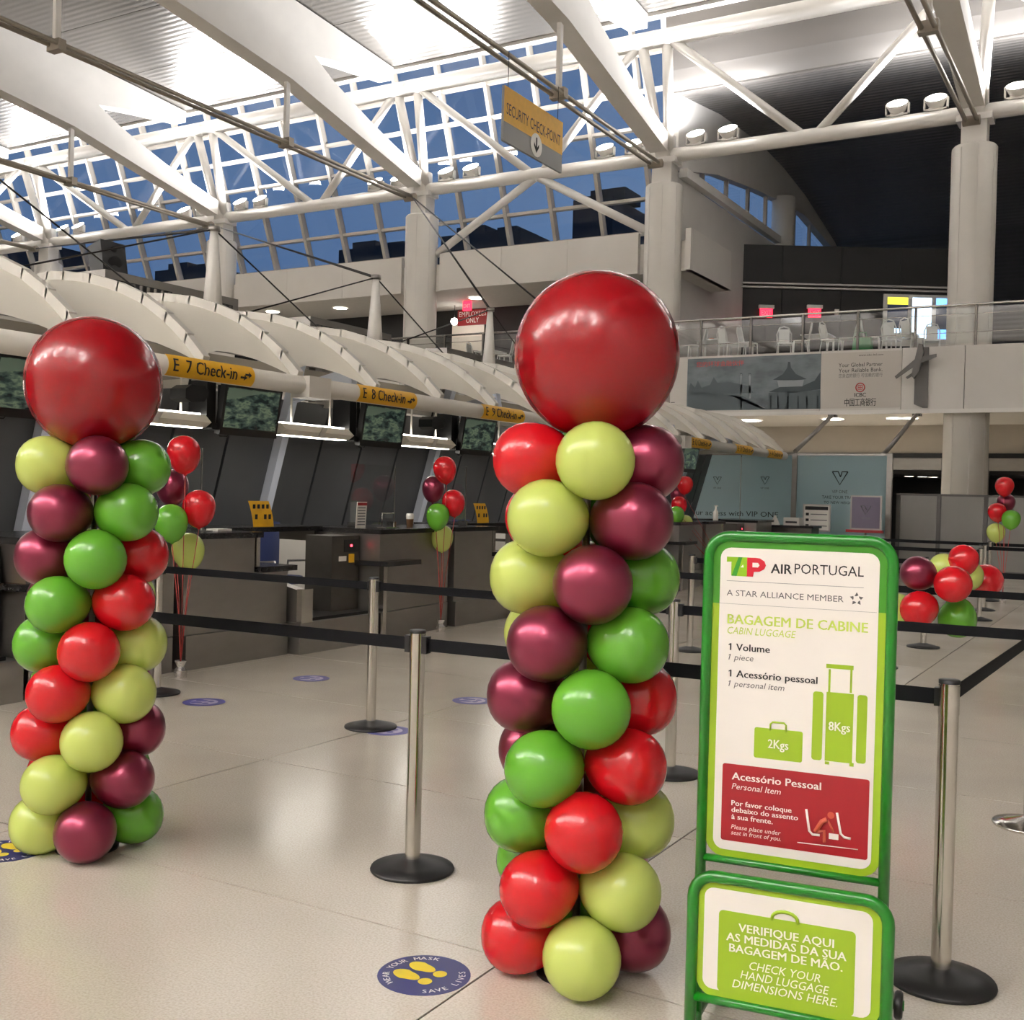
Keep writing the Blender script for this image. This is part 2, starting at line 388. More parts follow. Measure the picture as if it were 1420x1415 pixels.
MB().box(XL, XR, 27.92, 28.15, 14.62, 16.2).build('ceiling_edge', 'white_paint', ceil)
MB().box(XL, -12.2, 28.15, 31.2, 16.0, 16.3).build('roof_overhang', 'white_paint', ceil)
# second vault past the columns, dark ribbed metal
VP = [(30.3, 13.35), (34, 13.9), (38, 14.15), (41, 14.05), (44, 13.75), (48.8, 12.9), (53, 11.2), (57.7, 8.6)]
v2 = structure('ceiling_vault')
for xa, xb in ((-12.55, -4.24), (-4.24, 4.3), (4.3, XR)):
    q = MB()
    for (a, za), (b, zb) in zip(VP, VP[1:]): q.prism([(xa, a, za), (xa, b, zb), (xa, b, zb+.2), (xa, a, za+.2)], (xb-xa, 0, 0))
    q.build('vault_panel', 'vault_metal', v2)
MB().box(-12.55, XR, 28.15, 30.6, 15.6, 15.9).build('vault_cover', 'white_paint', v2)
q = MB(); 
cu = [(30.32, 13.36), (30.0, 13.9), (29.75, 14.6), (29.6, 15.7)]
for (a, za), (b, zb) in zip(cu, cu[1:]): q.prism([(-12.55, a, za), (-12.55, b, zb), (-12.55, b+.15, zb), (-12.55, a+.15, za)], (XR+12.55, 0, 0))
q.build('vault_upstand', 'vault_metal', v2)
slab('wall_far', 'wall_white', -13, XR, 57.7, 58, 0, 9)
# ================================================================== GIRDERS, TIE RODS, TRUSS
def zl(y):
    pts = [(-18, 13.2), (-8, 13.6), (2, 13.75), (10, 13.65), (19, 13.3), (23.3, 12.8), (26, 12.2), (27.4, 11.9), (29.6, 11.42)]
    for (a, za), (b, zb) in zip(pts, pts[1:]):
        if y <= b: return za+(zb-za)*(y-a)/(b-a)
    return pts[-1][1]
GW = .27
GIRD = ['white box girder meeting the round column left of the black loudspeaker', 'white box girder meeting the second column from the black loudspeaker',
        'white box girder meeting the column between the two white balcony bands', 'white box girder meeting the column behind the big red balloon',
        'white box girder meeting the column beside the menu screens', 'white box girder running past the column by the menu screens']
for gi, x in enumerate(COLX):
    t = thing('roof_girder', GIRD[gi], 'beam', (x, 5, 13.7), group='curved roof girders')
    ys = [-17.9, -12, -6, 0, 6, 11, 15, 19, 21, 23.3, 24.2]
    lo = [(x-GW, y, zl(y)) for y in ys]; hi = [(x-GW, y, zc(y)-.03) for y in ys]
    q = MB()
    for i in range(len(ys)-1): q.prism([lo[i], lo[i+1], hi[i+1], hi[i]], (2*GW, 0, 0))
    q.build('web', 'white_paint', t)
    ya = [24.2, 25, 26, 27, 28, 29.5]; top = [13.75, 13.35, 12.98, 12.64, 12.34, 11.95]
    q = MB()
    for i in range(5): q.prism([(x-GW, ya[i], zl(ya[i])), (x-GW, ya[i+1], zl(ya[i+1])), (x-GW, ya[i+1], top[i+1]), (x-GW, ya[i], top[i])], (2*GW, 0, 0))
    q.build('lower_arm', 'white_paint', t)
    bt = [13.75, 13.9, 14.05, 14.18, 14.3]; yb = [24.2, 25, 26, 27, 27.88]
    q = MB()
    for i in range(4): q.prism([(x-GW, yb[i], bt[i]), (x-GW, yb[i+1], bt[i+1]), (x-GW, yb[i+1], zc(yb[i+1])-.03), (x-GW, yb[i], zc(yb[i])-.03)], (2*GW, 0, 0))
    q.build('upper_arm', 'white_paint', t)
    # tie rods hung under the girder
    for s in (-.13, .13):
        MB().tube([(x+s, y, 11.05+.12*math.cos((y-6)/24*math.pi/2)) for y in (-16, -8, 0, 8, 16, 24, 29.3)], .055, 8).build('tie_rod', 'rod', t)
    for y in (23.4, 16, 8, 0, -8):
        MB().box(x-.05, x+.05, y-.07, y+.07, 11.12, zl(y)+.02).add([], []).build('hanger', 'white_paint', t)
        MB().box(x-.2, x+.2, y-.1, y+.1, 11.0, 11.24).build('hanger_clamp', 'rod', t)
    MB().tube([(x-.2, 29.3, 11.05), (x+.2, 29.3, 11.05)], .12, 10).build('pin', 'rod', t)
TRZ, TRY, UCZ, UCY = 11.45, 30.0, 14.45, 29.0
tr = thing('roof_truss', 'long white tubular truss with V braces carried on the round columns', 'truss', (-12.6, 30, 11.45))
ends = [-55.5]+COLX+[13.5]
for xa, xb in zip(ends, ends[1:]):
    MB().tube([(xa, TRY, TRZ), (xb, TRY, TRZ)], .2, 14).build('lower_tube', 'white_paint', tr)
    MB().tube([(xa, UCY, UCZ), (xb, UCY, UCZ)], .24, 12).build('upper_tube', 'white_paint', tr)
    if xb-xa > 6:
        xm = (xa+xb)/2
        for q in (xa, xb): MB().tube([(q+(.5 if q == xa else -.5), UCY, UCZ-.1), (xm+(-.25 if q == xa else .25), TRY, TRZ+.1)], .13, 10).build('brace', 'white_paint', tr)
for x in COLX:
    for s in (-.32, .32):
        MB().tube([(x+s*.4, TRY-.05, TRZ), (x+s*1.2, UCY, UCZ)], .15, 10).build('post', 'white_paint', tr)
    MB().tube([(x, TRY, TRZ-.1), (x, TRY, TRZ+.55)], .3, 14).build('node', 'white_paint', tr)
xm = (COLX[2]+COLX[3])/2
for s in (-1, 1):
    MB().tube([(xm-s*.1, TRY, TRZ), (xm+s*3.75, 30.15, 9.35)], .13, 10).build('brace', 'white_paint', tr)
# columns
CL = ['white round column behind the black loudspeaker', 'white round column standing behind the steel canopy duct', 'white round column between the two white balcony bands',
      'white round column behind the biggest red balloon', 'white round column beside the lit menu screens', None]
for i, x in enumerate(COLX[:5]):
    t = thing('column', CL[i], 'column', (x, 30.0, 0), group='round roof columns')
    MB().lathe([(0, 0), (.54, 0), (.54, 10.55), (.5, 10.6), (0, 10.6)], 28, org=(x, 30, 0)).build('shaft', 'column_white', t)
    MB().box(x-.3, x+.3, 29.75, 30.25, 10.55, 11.35).box(x-.42, x+.42, 29.7, 30.3, 11.2, 11.36).build('capital', 'white_paint', t)
    q = MB()
    for k in range(8):
        a = k*math.pi/4+.3; q.obox((x+.54*math.cos(a), 30+.54*math.sin(a), 5.3), (.006*math.cos(a), .006*math.sin(a), 0), (-.012*math.sin(a), .012*math.cos(a), 0), (0, 0, 5.2))
    q.build('seam_strip', 'fascia', t)
# roof uplights
def flood_light(x, label):
    t = thing('flood_light', label, 'floodlight', (x, TRY-.02, TRZ+.2), group='uplights on the roof truss')
    c = V3((x, TRY-.05, TRZ+.43)); d = V3((0, -.62, .78)).normalized(); u = V3((1, 0, 0)); w = d.cross(u)
    MB().lathe([(0, -.2), (.15, -.2), (.2, -.1), (.27, .05), (.28, .1), (.25, .1)], 16, d, c).build('housing', 'white_paint', t)
    MB().lathe([(.25, .088), (0, .092)], 16, d, c).build('lens', 'flood_lens', t)
    MB().box(x-.17, x+.17, TRY-.12, TRY+.1, TRZ+.18, TRZ+.26).box(x-.3, x-.26, TRY-.1, TRY+.02, TRZ+.2, TRZ+.5).box(x+.26, x+.3, TRY-.1, TRY+.02, TRZ+.2, TRZ+.5).box(x-.3, x+.3, TRY-.1, TRY+.02, TRZ+.2, TRZ+.24).build('bracket', 'white_paint', t)
    la = bpy.data.lights.new('flood', 'SPOT'); la.energy = FLOOD_W; la.color = LAMP_C; la.spot_size = math.radians(176); la.spot_blend = .35; la.shadow_soft_size = .22; bd = V3((0, -.18, 1)).normalized()
    lo = bpy.data.objects.new(light_name('flood_beam', c), la); COL.objects.link(lo); lo.parent = t
    lo.matrix_basis = Matrix.Translation(c+d*.2-t.location) @ (-bd).to_track_quat('Z', 'Y').to_matrix().to_4x4()
for x in COLX:
    for k, s in enumerate((-1.9, -.95, .95, 1.9)):
        flood_light(x+s, 'white floodlight on the truss beside the '+(CL[COLX.index(x)] or 'last column outside the view').replace('white round ', ''))
# the girders span to a matching row of uplights on the other side of the hall (seen mirrored in the big balloons)
def light_beam(y, label, watts):
    b = thing('lighting_beam', label, 'beam', (-12, y, 11.4))
    MB().tube([(-54, y, 11.4), (13.5, y, 11.4)], .2, 10).build('tube', 'white_paint', b)
    for x in [c_+k_ for c_ in COLX for k_ in (-1.9, -.95, .95, 1.9)]:
        MB().lathe([(0, -.2), (.2, -.2), (.28, .1), (.25, .1)], 12, (0, 0, 1), (x, y, 11.8)).build('housing', 'white_paint', b)
        la = bpy.data.lights.new('flood', 'SPOT'); la.energy = watts; la.color = LAMP_C; la.spot_size = math.radians(165); la.spot_blend = .6; la.shadow_soft_size = .25
        lo = bpy.data.objects.new(light_name('flood_beam', (x, y, 11.95)), la); COL.objects.link(lo); lo.parent = b
        d = V3((0, .1, 1)).normalized(); lo.matrix_basis = Matrix.Translation(V3((x, y, 11.95))-b.location) @ (-d).to_track_quat('Z', 'Y').to_matrix().to_4x4()
light_beam(-12, 'white beam with uplights across the hall entrance', HALL_W)
# ================================================================== LEANING GLAZED WALL
def gw(z): return 33.4-(z-9.0)*.386       # Y of the glass at height z
wdw = structure('window_1')
xs = [-54.6+i*1.76 for i in range(25)]; xs[-1] = -12.75; zs = [9.05+i*.99 for i in range(8)]
for i in range(len(xs)-1):
    for j in range(7):
        a, b = zs[j], zs[j+1]
        MB().add([(xs[i]+.04, gw(a+.04), a+.04), (xs[i+1]-.04, gw(a+.04), a+.04), (xs[i+1]-.04, gw(b-.04), b-.04), (xs[i]+.04, gw(b-.04), b-.04)], [(0, 1, 2, 3)]).build('pane', 'window_glass', wdw)
for x in xs:
    MB().prism([(x-.06, gw(8.9)-.22, 8.9), (x-.06, gw(8.9)+.05, 8.9), (x-.06, gw(16.1)+.05, 16.1), (x-.06, gw(16.1)-.22, 16.1)], (.12, 0, 0)).build('mullion', 'mullion', wdw)
for z in zs:
    MB().box(xs[0], xs[-1], gw(z)-.16, gw(z)+.04, z-.05, z+.05).build('transom', 'mullion', wdw)
MB().prism([(-12.9, 31.9, 8.9), (-12.9, 33.6, 8.9), (-12.9, 31, 16.1), (-12.9, 29.9, 16.1)], (.35, 0, 0)).build('end_frame', 'white_paint', wdw)
# buildings outside in the dusk
for i, (pa, pb, py, y, lab) in enumerate([(612, 722, 322, 84, 'dark flat-roofed building outside below the hanging security sign'), (470, 562, 342, 92, 'low dark building outside left of the middle column'), (215, 290, 372, 88, 'dark building outside behind the loudspeaker'), (0, 40, 335, 96, 'tall dark building outside past the end column'), (795, 850, 275, 78, 'tall dark tower outside beside the column behind the big red balloon')]):
    x0 = aty(pa, py, y).x; x1 = aty(pb, py, y).x; h = aty((pa+pb)/2, py, y).z
    t = thing('distant_building', lab, 'building', ((x0+x1)/2, y, 0))
    MB().box(x0, x1, y, y+10, 0, h).build('body', 'building', t)
    MB().box(x0+1, x0+4, y+1, y+4, h, h+.9).box(x1-3, x1-1, y+1, y+5, h, h+.5).build('roof_plant', 'building', t)
slab('ground_outside', 'building', -160, 60, 58, 140, -.5, -.2)
# ================================================================== BALCONY, UPPER BANDS, BLACK WALL
bal = structure('wall_balcony')
BY = 29.2
px = [-56, -52, -48, -44, -40, -36, -32, -28, -24, -20, -16, -11.42, -7.73, -5.69, -4.2, -1.2, 2, 6, 10, 14]
for a, b in zip(px, px[1:]): MB().box(a+.008, b-.008, BY, BY+.12, 3.96, 5.52).build('fascia_panel', 'fascia', bal)
MB().box(-56, 14, BY+.12, 33.4, 3.96, 5.52).build('slab', 'soffit', bal)
MB().box(-13.2, 14, 33.4, 57, 3.96, 5.52).build('slab', 'soffit', bal)
MB().box(-56, 14, BY-.05, BY+.1, 3.86, 3.96).build('drip_edge', 'white_paint', bal)
ub = structure('wall_upper_band')
for a, b in ((-56, -40.5), (-39.1, -30.8), (-29.3, -21.85), (-20.35, -13.35), (-11.9, -11.72)):
    n = max(1, round((b-a)/2.6))
    for k in range(n): MB().box(a+(b-a)*k/n+.006, a+(b-a)*(k+1)/n-.006, 29.95, 30.1, 8.13, 9.31).build('fascia_panel', 'fascia', ub)
MB().box(-56, -11.75, 30.1, 33.6, 8.13, 9.0).build('soffit_slab', 'soffit', ub)
MB().box(-11.9, -11.72, 30.1, 33.4, 8.13, 9.31).build('return_panel', 'fascia', ub)
for a, b in ((-56, -40.4), (-39.2, -30.7), (-29.4, -21.8), (-20.4, -13.3)): MB().box(a, b, 30.1, 30.35, 9.31, 9.36).build('coping', 'fascia', ub)
slab('wall_upper_rear', 'black_wall', -56, -13.4, 33.45, 33.7, 5.5, 8.13)
# arched end wall beside the glazing
aw = structure('wall_arch')
x = -12.6
up = [(30.6, 13.4), (34, 13.88), (38, 14.13), (41, 14.03), (44, 13.73), (48.8, 12.88), (52, 11.55)]
lo = [(30.6, 11.2), (34, 11.95), (38, 12.45), (41, 12.75), (44, 12.95), (48.8, 12.5), (52, 11.4)]
for i in range(6): MB().prism([(x-.15, *lo[i]), (x-.15, *lo[i+1]), (x-.15, *up[i+1]), (x-.15, *up[i])], (.3, 0, 0)).build('arch_panel', 'wall_white', aw)
MB().prism([(x-.15, 30.6, 5.5), (x-.15, 52, 5.5), (x-.15, 52, 11.0), (x-.15, 30.6, 11.0)], (.3, 0, 0)).build('lower_wall', 'wall_white', aw)
MB().obox((x+.25, 35.7, 11.16), (.12, 0, 0), (0, 4.9, 0), (0, 0, .13)).build('sill_beam', 'white_paint', aw)
MB().tube([(x+.3, 40.6, 5.6), (x+.3, 40.6, 12.8)], .42, 18).build('stub_column', 'column_white', aw)
for y in (33, 35.2, 37.4, 39.4, 43, 45.2): MB().box(x-.06, x+.06, y-.06, y+.06, 11.0, 13.0).build('mullion', 'mullion', aw)
MB().add([(x-.1, 30.6, 11.0), (x-.1, 50, 11.0), (x-.1, 50, 13.2), (x-.1, 30.6, 13.2)], [(0, 1, 2, 3)]).build('pane', 'window_glass', aw)
# black wall, turned to face the hall corner
bw = structure('wall_black')
P0 = atd(945, 340, 38.0); P1 = atd(1420, 346, 38.0); dv = (P1-P0); dv.z = 0; dv.normalize(); nv = V3((dv.y, -dv.x, 0))
if nv.dot(CF) > 0: nv = -nv
A = V3((P0.x, P0.y, 0))-dv*.6; L = (V3((P1.x, P1.y, 0))-A).length-2.2
def bwp(s, z, d=0): return A+dv*s+nv*d+V3((0, 0, z))
n = 5
for k in range(n): MB().obox((bwp(L*(k+.5)/n, 7.9)), dv*(L/n/2-.006), nv*.12, (0, 0, 2.4)).build('wall_panel', 'black_wall', bw)
MB().obox(bwp(L/2, 8.85, .16), dv*(L/2), nv*.06, (0, 0, .03)).obox(bwp(L/2, 8.98, .16), dv*(L/2), nv*.06, (0, 0, .03)).build('moulding', 'steel', bw)
# wall, openings and light band under the balcony
uw = structure('wall_under_balcony'); UY = 35.0
MB().box(-14.5, 14, UY, UY+.2, 3.1, 3.96).build('upper_band', 'sandstone', uw)
MB().box(-14.5, 14, UY-.06, UY, 2.98, 3.12).build('dark_slot', 'black', uw)
for a, b in ((-14.5, -12), (-12, -9.5), (-9.5, -7.2), (-5.6, -4.3), (-7.2, -5.6), (-4.3, -2.0), (-2.0, 2), (2, 8), (8, 14)):
    lo2 = 2.62 if a in (-7.2, -4.3) else 0.0
    MB().box(a+.006, b-.006, UY, UY+.2, lo2, 2.98).build('steel_panel', 'steel', uw)
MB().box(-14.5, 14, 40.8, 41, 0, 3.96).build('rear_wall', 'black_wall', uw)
slab('wall_corner', 'wall_white', -15, -14.5, 29.4, 41, 0, 3.96)
slab('wall_under_left', 'wall_white', -56, -15, 33.4, 33.6, 0, 3.96)
# ================================================================== LEANING COUNTER WALL
lw = structure('wall_counter')
def lx(z): return -9.4+(z-1.04)*.284
def leanbox(y0, y1, z0, z1, d0, d1, name, m, parent):
    return MB().prism([(lx(z0)+d0, y0, z0), (lx(z0)+d1, y0, z0), (lx(z1)+d1, y0, z1), (lx(z1)+d0, y0, z1)], (0, y1-y0, 0)).build(name, m, parent)
ribs = [6.8-3.24+3.24*k for k in range(7)]
for a, b in zip([.4]+ribs, ribs+[24.6]):
    for k in range(4): leanbox(a+(b-a)*k/4+.02, a+(b-a)*(k+1)/4-.02, 0, 2.62, -.1, 0, 'wall_panel', 'dark_panel', lw)
    leanbox(a, b, 0, 2.6, -.2, -.11, 'backing', 'black', lw)
    for k in range(4): leanbox(a+.1, b-.1, 2.66+.13*k, 2.75+.13*k, -.12, -.04, 'louvre', 'mullion', lw)
for y in ribs:
    leanbox(y-.055, y+.055, 0, 3.1, 0, .12, 'rib', 'rib_white', lw)
    MB().obox((lx(2.75)+.5, y, 2.78), (.45, 0, .1), (0, .05, 0), (-.02, 0, .09)).build('rib_arm', 'rib_white', lw)
# ================================================================== FABRIC CANOPY OVER THE COUNTERS
CXF, CZF = -7.65, 2.66
PRO = [(-7.65, 2.70), (-7.86, 2.92), (-8.13, 3.13), (-8.45, 3.32), (-8.8, 3.46), (-9.2, 3.57), (-9.6, 3.625), (-9.85, 3.645), (-10.1, 3.62), (-10.4, 3.56)]
def prof(t):
    s = max(0, min(.9999, t))*(len(PRO)-1); i = int(s); f = s-i; a, b = PRO[i], PRO[i+1]; return a[0]+(b[0]-a[0])*f, a[1]+(b[1]-a[1])*f
RY = [7.43-1.3*k for k in (4, 3, 2, 1)]+[7.43+1.3*k for k in range(15)]
can = thing('fabric_canopy', 'long cream fabric canopy of arched bays over the check-in counters', 'canopy', (-8.6, 12, 2.6))
TR = .095
MB().tube([(CXF, RY[0]-.3, CZF-.02), (CXF, RY[-1]+.25, CZF-.02)], TR, 16).build('front_tube', 'canopy_paint', can)
MB().tube([(-10.42, RY[0], 3.52), (-10.42, RY[-1], 3.52)], .06, 10).build('rear_tube', 'canopy_paint', can)
for y in RY:
    q = MB()
    for a, b in zip(PRO, PRO[1:]): q.prism([(a[0], y-.04, a[1]-.06), (b[0], y-.04, b[1]-.06), (b[0]+.02, y-.04, b[1]+.08), (a[0]+.05, y-.04, a[1]+.07)], (0, .08, 0))
    q.build('arch_rib', 'canopy_paint', can)
for y0, y1 in zip(RY, RY[1:]):
    def fab(u, v):
        sc = .15*(1-(2*u-1)**2)          # scalloped lower edge
        t = sc+(1-sc)*v; xx, zz = prof(t); sag = .085*math.sin(math.pi*u)
        return (xx-sag*.5, y0+(y1-y0)*u, zz-sag)
    MB().grid(fab, 8, 12).build('canopy_panel', 'fabric', can)
for y in (8.93, 14.13, 19.33): MB().obox((CXF+.02, y, CZF-.04), (.12, 0, 0), (0, .17, 0), (0, 0, .11)).build('tube_joint', 'canopy_paint', can)
for y in (3.6, 9.9, 16.2, 22.5): MB().box(-10.5, -10.36, y-.08, y+.08, 0, 3.48).build('rear_post', 'steel', can)
for y in (4.9, 7.5, 10.1, 12.7, 15.3, 17.9, 20.5, 23.1): MB().obox((-9.0, y+.65, 2.62), (1.35, 0, .02), (0, .03, 0), (0, 0, .04)).build('cross_arm', 'canopy_paint', can)
# masts and stay cables
MT = []
for y, h in ((6.6, 4.72), (9.85, 4.7), (13.08, 4.7), (16.3, 4.73), (20.0, 4.7), (24.2, 4.7)):
    t = MB().lathe([(0, 3.6), (.13, 3.6), (.045, h), (0, h)], 10, org=(-10, y, 0)).build('mast', 'white_paint', can)
    MB().lathe([(0, h-.03), (.075, h-.03), (.075, h+.03), (0, h+.03)], 10, org=(-10, y, 0)).build('mast_head', 'steel', t)
    MT.append(V3((-10, y, h)))
    for dy in (-3.1, 3.1):
        for xx, zz in ((-10.4, 3.56),):
            if 3 < y+dy < 25: MB().tube([(-10, y, h), (xx, y+dy, zz)], .011, 5).build('stay_cable', 'cable', t)
cab = [((-30.05, 29.4, 11.1), MT[1]), ((-30.05, 29.4, 11.1), MT[2]), ((-21.1, 29.4, 11.1), MT[3]), ((-21.1, 29.4, 11.1), MT[4]), ((-39.8, 29.4, 11.1), MT[1])]
for a, b in cab: MB().tube([a, b], .022, 5).build('stay_wire', 'cable', can)
# steel duct boxes with grilles behind the canopy ridge
for y0, y1, lab in ((8.75, 10.9, 'steel duct box with grilles under the black loudspeaker'), (12.35, 14.3, 'steel duct box with grilles beside the white canopy mast'), (15.9, 18.2, 'steel duct box with grilles below the employees only sign')):
    t = thing('duct_box', lab, 'air duct', (-10.9, y0, 3.6), group='steel ducts behind the canopy')
    MB().box(-11.6, -10.6, y0, y1, 3.45, 4.06).build('casing', 'steel', t)
    MB().box(-11.1, -10.95, y0+.4, y0+.55, 0, 3.45).box(-11.1, -10.95, y1-.55, y1-.4, 0, 3.45).build('leg', 'steel', t)
    for a, b in ((y0+.12, (y0+y1)/2-.08), ((y0+y1)/2+.08, y1-.12)):
        gq = MB().box(-10.6, -10.58, a, b, 3.66, 3.96).build('grille', 'black', t)
        for k in range(8):
            yy = a+(b-a)*(k+.5)/8; MB().obox((-10.57, yy, 3.81), (.012, .012, 0), (0, .006, 0), (0, 0, .14)).build('blade', 'steel_dark', gq)
sp = thing('loudspeaker', 'black wedge loudspeaker standing on a steel duct box', 'speaker', (-10.85, 9.02, 4.06))
MB().prism([(-10.75, 8.85, 4.06), (-10.98, 8.85, 4.06), (-11.05, 8.85, 4.37), (-10.82, 8.85, 4.45)], (0, .36, 0)).build('cabinet', 'black', sp)
MB().lathe([(.11, 0), (.06, .012), (0, .004)], 14, (1, 0, -.18), (-10.775, 9.03, 4.17)).lathe([(.05, 0), (.02, .01), (0, .004)], 12, (1, 0, -.18), (-10.80, 9.03, 4.35)).build('driver', 'rubber', sp)
# yellow check-in signs wrapped on the tube
SG = [(285, 'E  7 Check-in', 'large yellow check-in sign numbered seven on the canopy tube'), (530, 'E  8 Check-in', 'large yellow check-in sign numbered eight on the canopy tube'), (691, 'E  9 Check-in', 'large yellow check-in sign numbered nine on the canopy tube'),
      (966, 'E 12 Check-in', 'small yellow sign above the monitor near the canopy end'), (1027, 'E 13 Check-in', 'small yellow sign second from the canopy end'), (1070, 'E 14 Check-in', 'small yellow sign last before the canopy end')]
for pxx, s, lab in SG:
    yc = atx(pxx, 515+.15*(pxx-285), CXF).y; hw = .54
    t = thing('check_in_sign', lab, 'sign', (CXF, yc, CZF), group='check-in signs on the canopy tube')
    R = TR+.012; R2 = R+.007
    def arc(a, r): return CXF+r*math.cos(a), CZF-.02+r*math.sin(a)
    def plate(u, v): a = math.radians(-62+124*v); xx, zz = arc(a, R); return (xx, yc-hw+2*hw*u, zz)
    MB().grid(plate, 1, 10).build('plate', 'yellow_sign', t)
    def bent(w, h, e=0): a = (h-.055)/R2; xx, zz = arc(a, R2+e*4); return (xx, yc-hw*.9+w, zz)
    text('lettering', s, (0, 0, 0), (0, 1, 0), (0, 0, 1), .115, 'ink', t, width=hw*1.45, fn=bent, bold=True)
    q = MB()
    for k in range(2):
        pts = [(.0, .02), (.05, .02), (.05, 0), (.09, .03), (.05, .06), (.05, .04), (0, .04)]
        q.add([bent(hw*1.53+k*.06+a, .0+b+k*.03) for a, b in pts], [list(range(7))])
    q.build('arrow', 'ink', t)
# monitors, lamps and small speakers under the canopy
for k, (yc, lab) in enumerate(((3.35, 'black monitor at the start of the canopy, beyond the balloon column'), (5.95, 'black monitor half behind the red ball of the balloon column'), (8.45, 'black monitor with city view hanging beside the check-in sign numbered seven'), (10.68, 'black monitor with city view hanging under the check-in sign numbered eight'), (12.82, 'black monitor with city view hanging under the check-in sign numbered nine'), (15.2, 'black monitor hanging behind the big red balloon'), (18.0, 'black monitor hanging past the big red balloon'), (20.7, 'black monitor hanging near the far end of the canopy'))):
    t = thing('monitor', lab, 'monitor', (-8.05, yc, 2.1), group='monitors under the canopy')
    def mp(u, v, d=0): return V3((-8.0+.10*(v-.5)*.4+d, yc+u, 2.36+v))
    tl = V3((.16, 0, 1)).normalized(); nn = V3((1, 0, -.16)).normalized(); c = V3((-8.03, yc, 2.345))
    MB().obox(c, nn*.035, (0, .41, 0), tl*.25).build('case', 'black', t)
    sc = MB().obox(c+nn*.036+tl*.025, nn*.002, (0, .375, 0), tl*.2).build('screen', 'screen_city', t)
    MB().prism([c+nn*.039+tl*.10+V3((0, -.37, 0)), c+nn*.039+tl*.22+V3((0, -.37, 0)), c+nn*.039+tl*.22+V3((0, .2, 0))], nn*.001).build('picture_sky', 'screen_sky', sc)
    MB().box(-8.35, -8.1, yc-.52, yc-.40, 2.17, 2.62).build('side_housing', 'black', t)
    MB().box(-8.3, -8.06, yc-.48, yc+.3, 2.14, 2.2).build('bracket', 'black', t)
    for yy in (yc-.3, yc+.3): MB().tube([(-8.15, yy, 2.3), (-8.15, yy, 2.75)], .02, 8).build('hanger', 'black', t)
    MB().tube([(-8.1, yc-.4, 2.14), (-8.1, yc-.34, 2.08), (-8.1, yc-.24, 2.08), (-8.1, yc-.18, 2.14)], .008, 5).build('cable_loop', 'black', t)
LAMPL = ['hidden behind the red ball', 'below the sign numbered seven', 'between the monitors of signs seven and eight', 'between the monitors of signs eight and nine', 'right behind the big balloon column', 'past the big balloon column', 'closest to the canopy end']
for k, (a, b) in enumerate(((4.0, 5.35), (6.5, 7.92), (9.0, 10.15), (11.25, 12.3), (13.4, 14.6), (15.8, 17.4), (18.6, 20.1))):
    t = thing('canopy_lamp', 'white trough lamp under the canopy, '+LAMPL[k], 'lamp', (-8.2, a, 2.2), group='trough lamps under the canopy')
    MB().prism([(-8.1, a, 2.27), (-8.02, a, 2.2), (-8.1, a, 2.15), (-8.26, a, 2.15), (-8.34, a, 2.2), (-8.26, a, 2.27)], (0, b-a, 0)).build('trough', 'lamp_white', t)
    MB().box(-8.25, -8.11, a+.03, b-.03, 2.143, 2.149).box(-8.22, -8.14, a+.03, b-.03, 2.272, 2.29).build('tube', 'tube_lamp', t)
    MB().prism([(-8.018, (a+b)/2-.06, 2.16), (-8.018, (a+b)/2+.02, 2.16), (-8.018, (a+b)/2+.09, 2.26), (-8.018, (a+b)/2+.01, 2.26)], (.012, 0, 0)).build('clip', 'canopy_paint', t)
    for yy in (a+.25, b-.25): MB().tube([(-8.18, yy, 2.27), (-8.18, yy, 2.72)], .012, 6).build('rod', 'canopy_paint', t)
    la = bpy.data.lights.new('trough_beam', 'AREA'); la.shape = 'RECTANGLE'; la.size = .14; la.size_y = b-a-.1; la.energy = 6; la.color = (1, .95, .86)
    lo_ = bpy.data.objects.new(light_name('trough_beam', (-8.18, (a+b)/2, 2.14)), la); COL.objects.link(lo_); lo_.parent = t; lo_.matrix_basis = Matrix.Translation(V3((-8.18, (a+b)/2, 2.138))-t.location)
for y, lab in ((7.36, 'small black angular speaker hanging below the E 7 sign'), (11.32, 'small black angular speaker hanging beside the E 8 monitor')):
    t = thing('hanging_speaker', lab, 'speaker', (-7.75, y, 2.3))
    MB().prism([(-7.85, y-.13, 2.37), (-7.85, y-.13, 2.46), (-7.85, y-.06, 2.5), (-7.85, y+.1, 2.5), (-7.85, y+.17, 2.44), (-7.85, y+.1, 2.36), (-7.85, y-.06, 2.34)], (.2, 0, 0)).build('cabinet', 'black', t)
    MB().tube([(-7.75, y, 2.49), (-7.72, y, 2.62)], .012, 6).build('hanger', 'black', t)
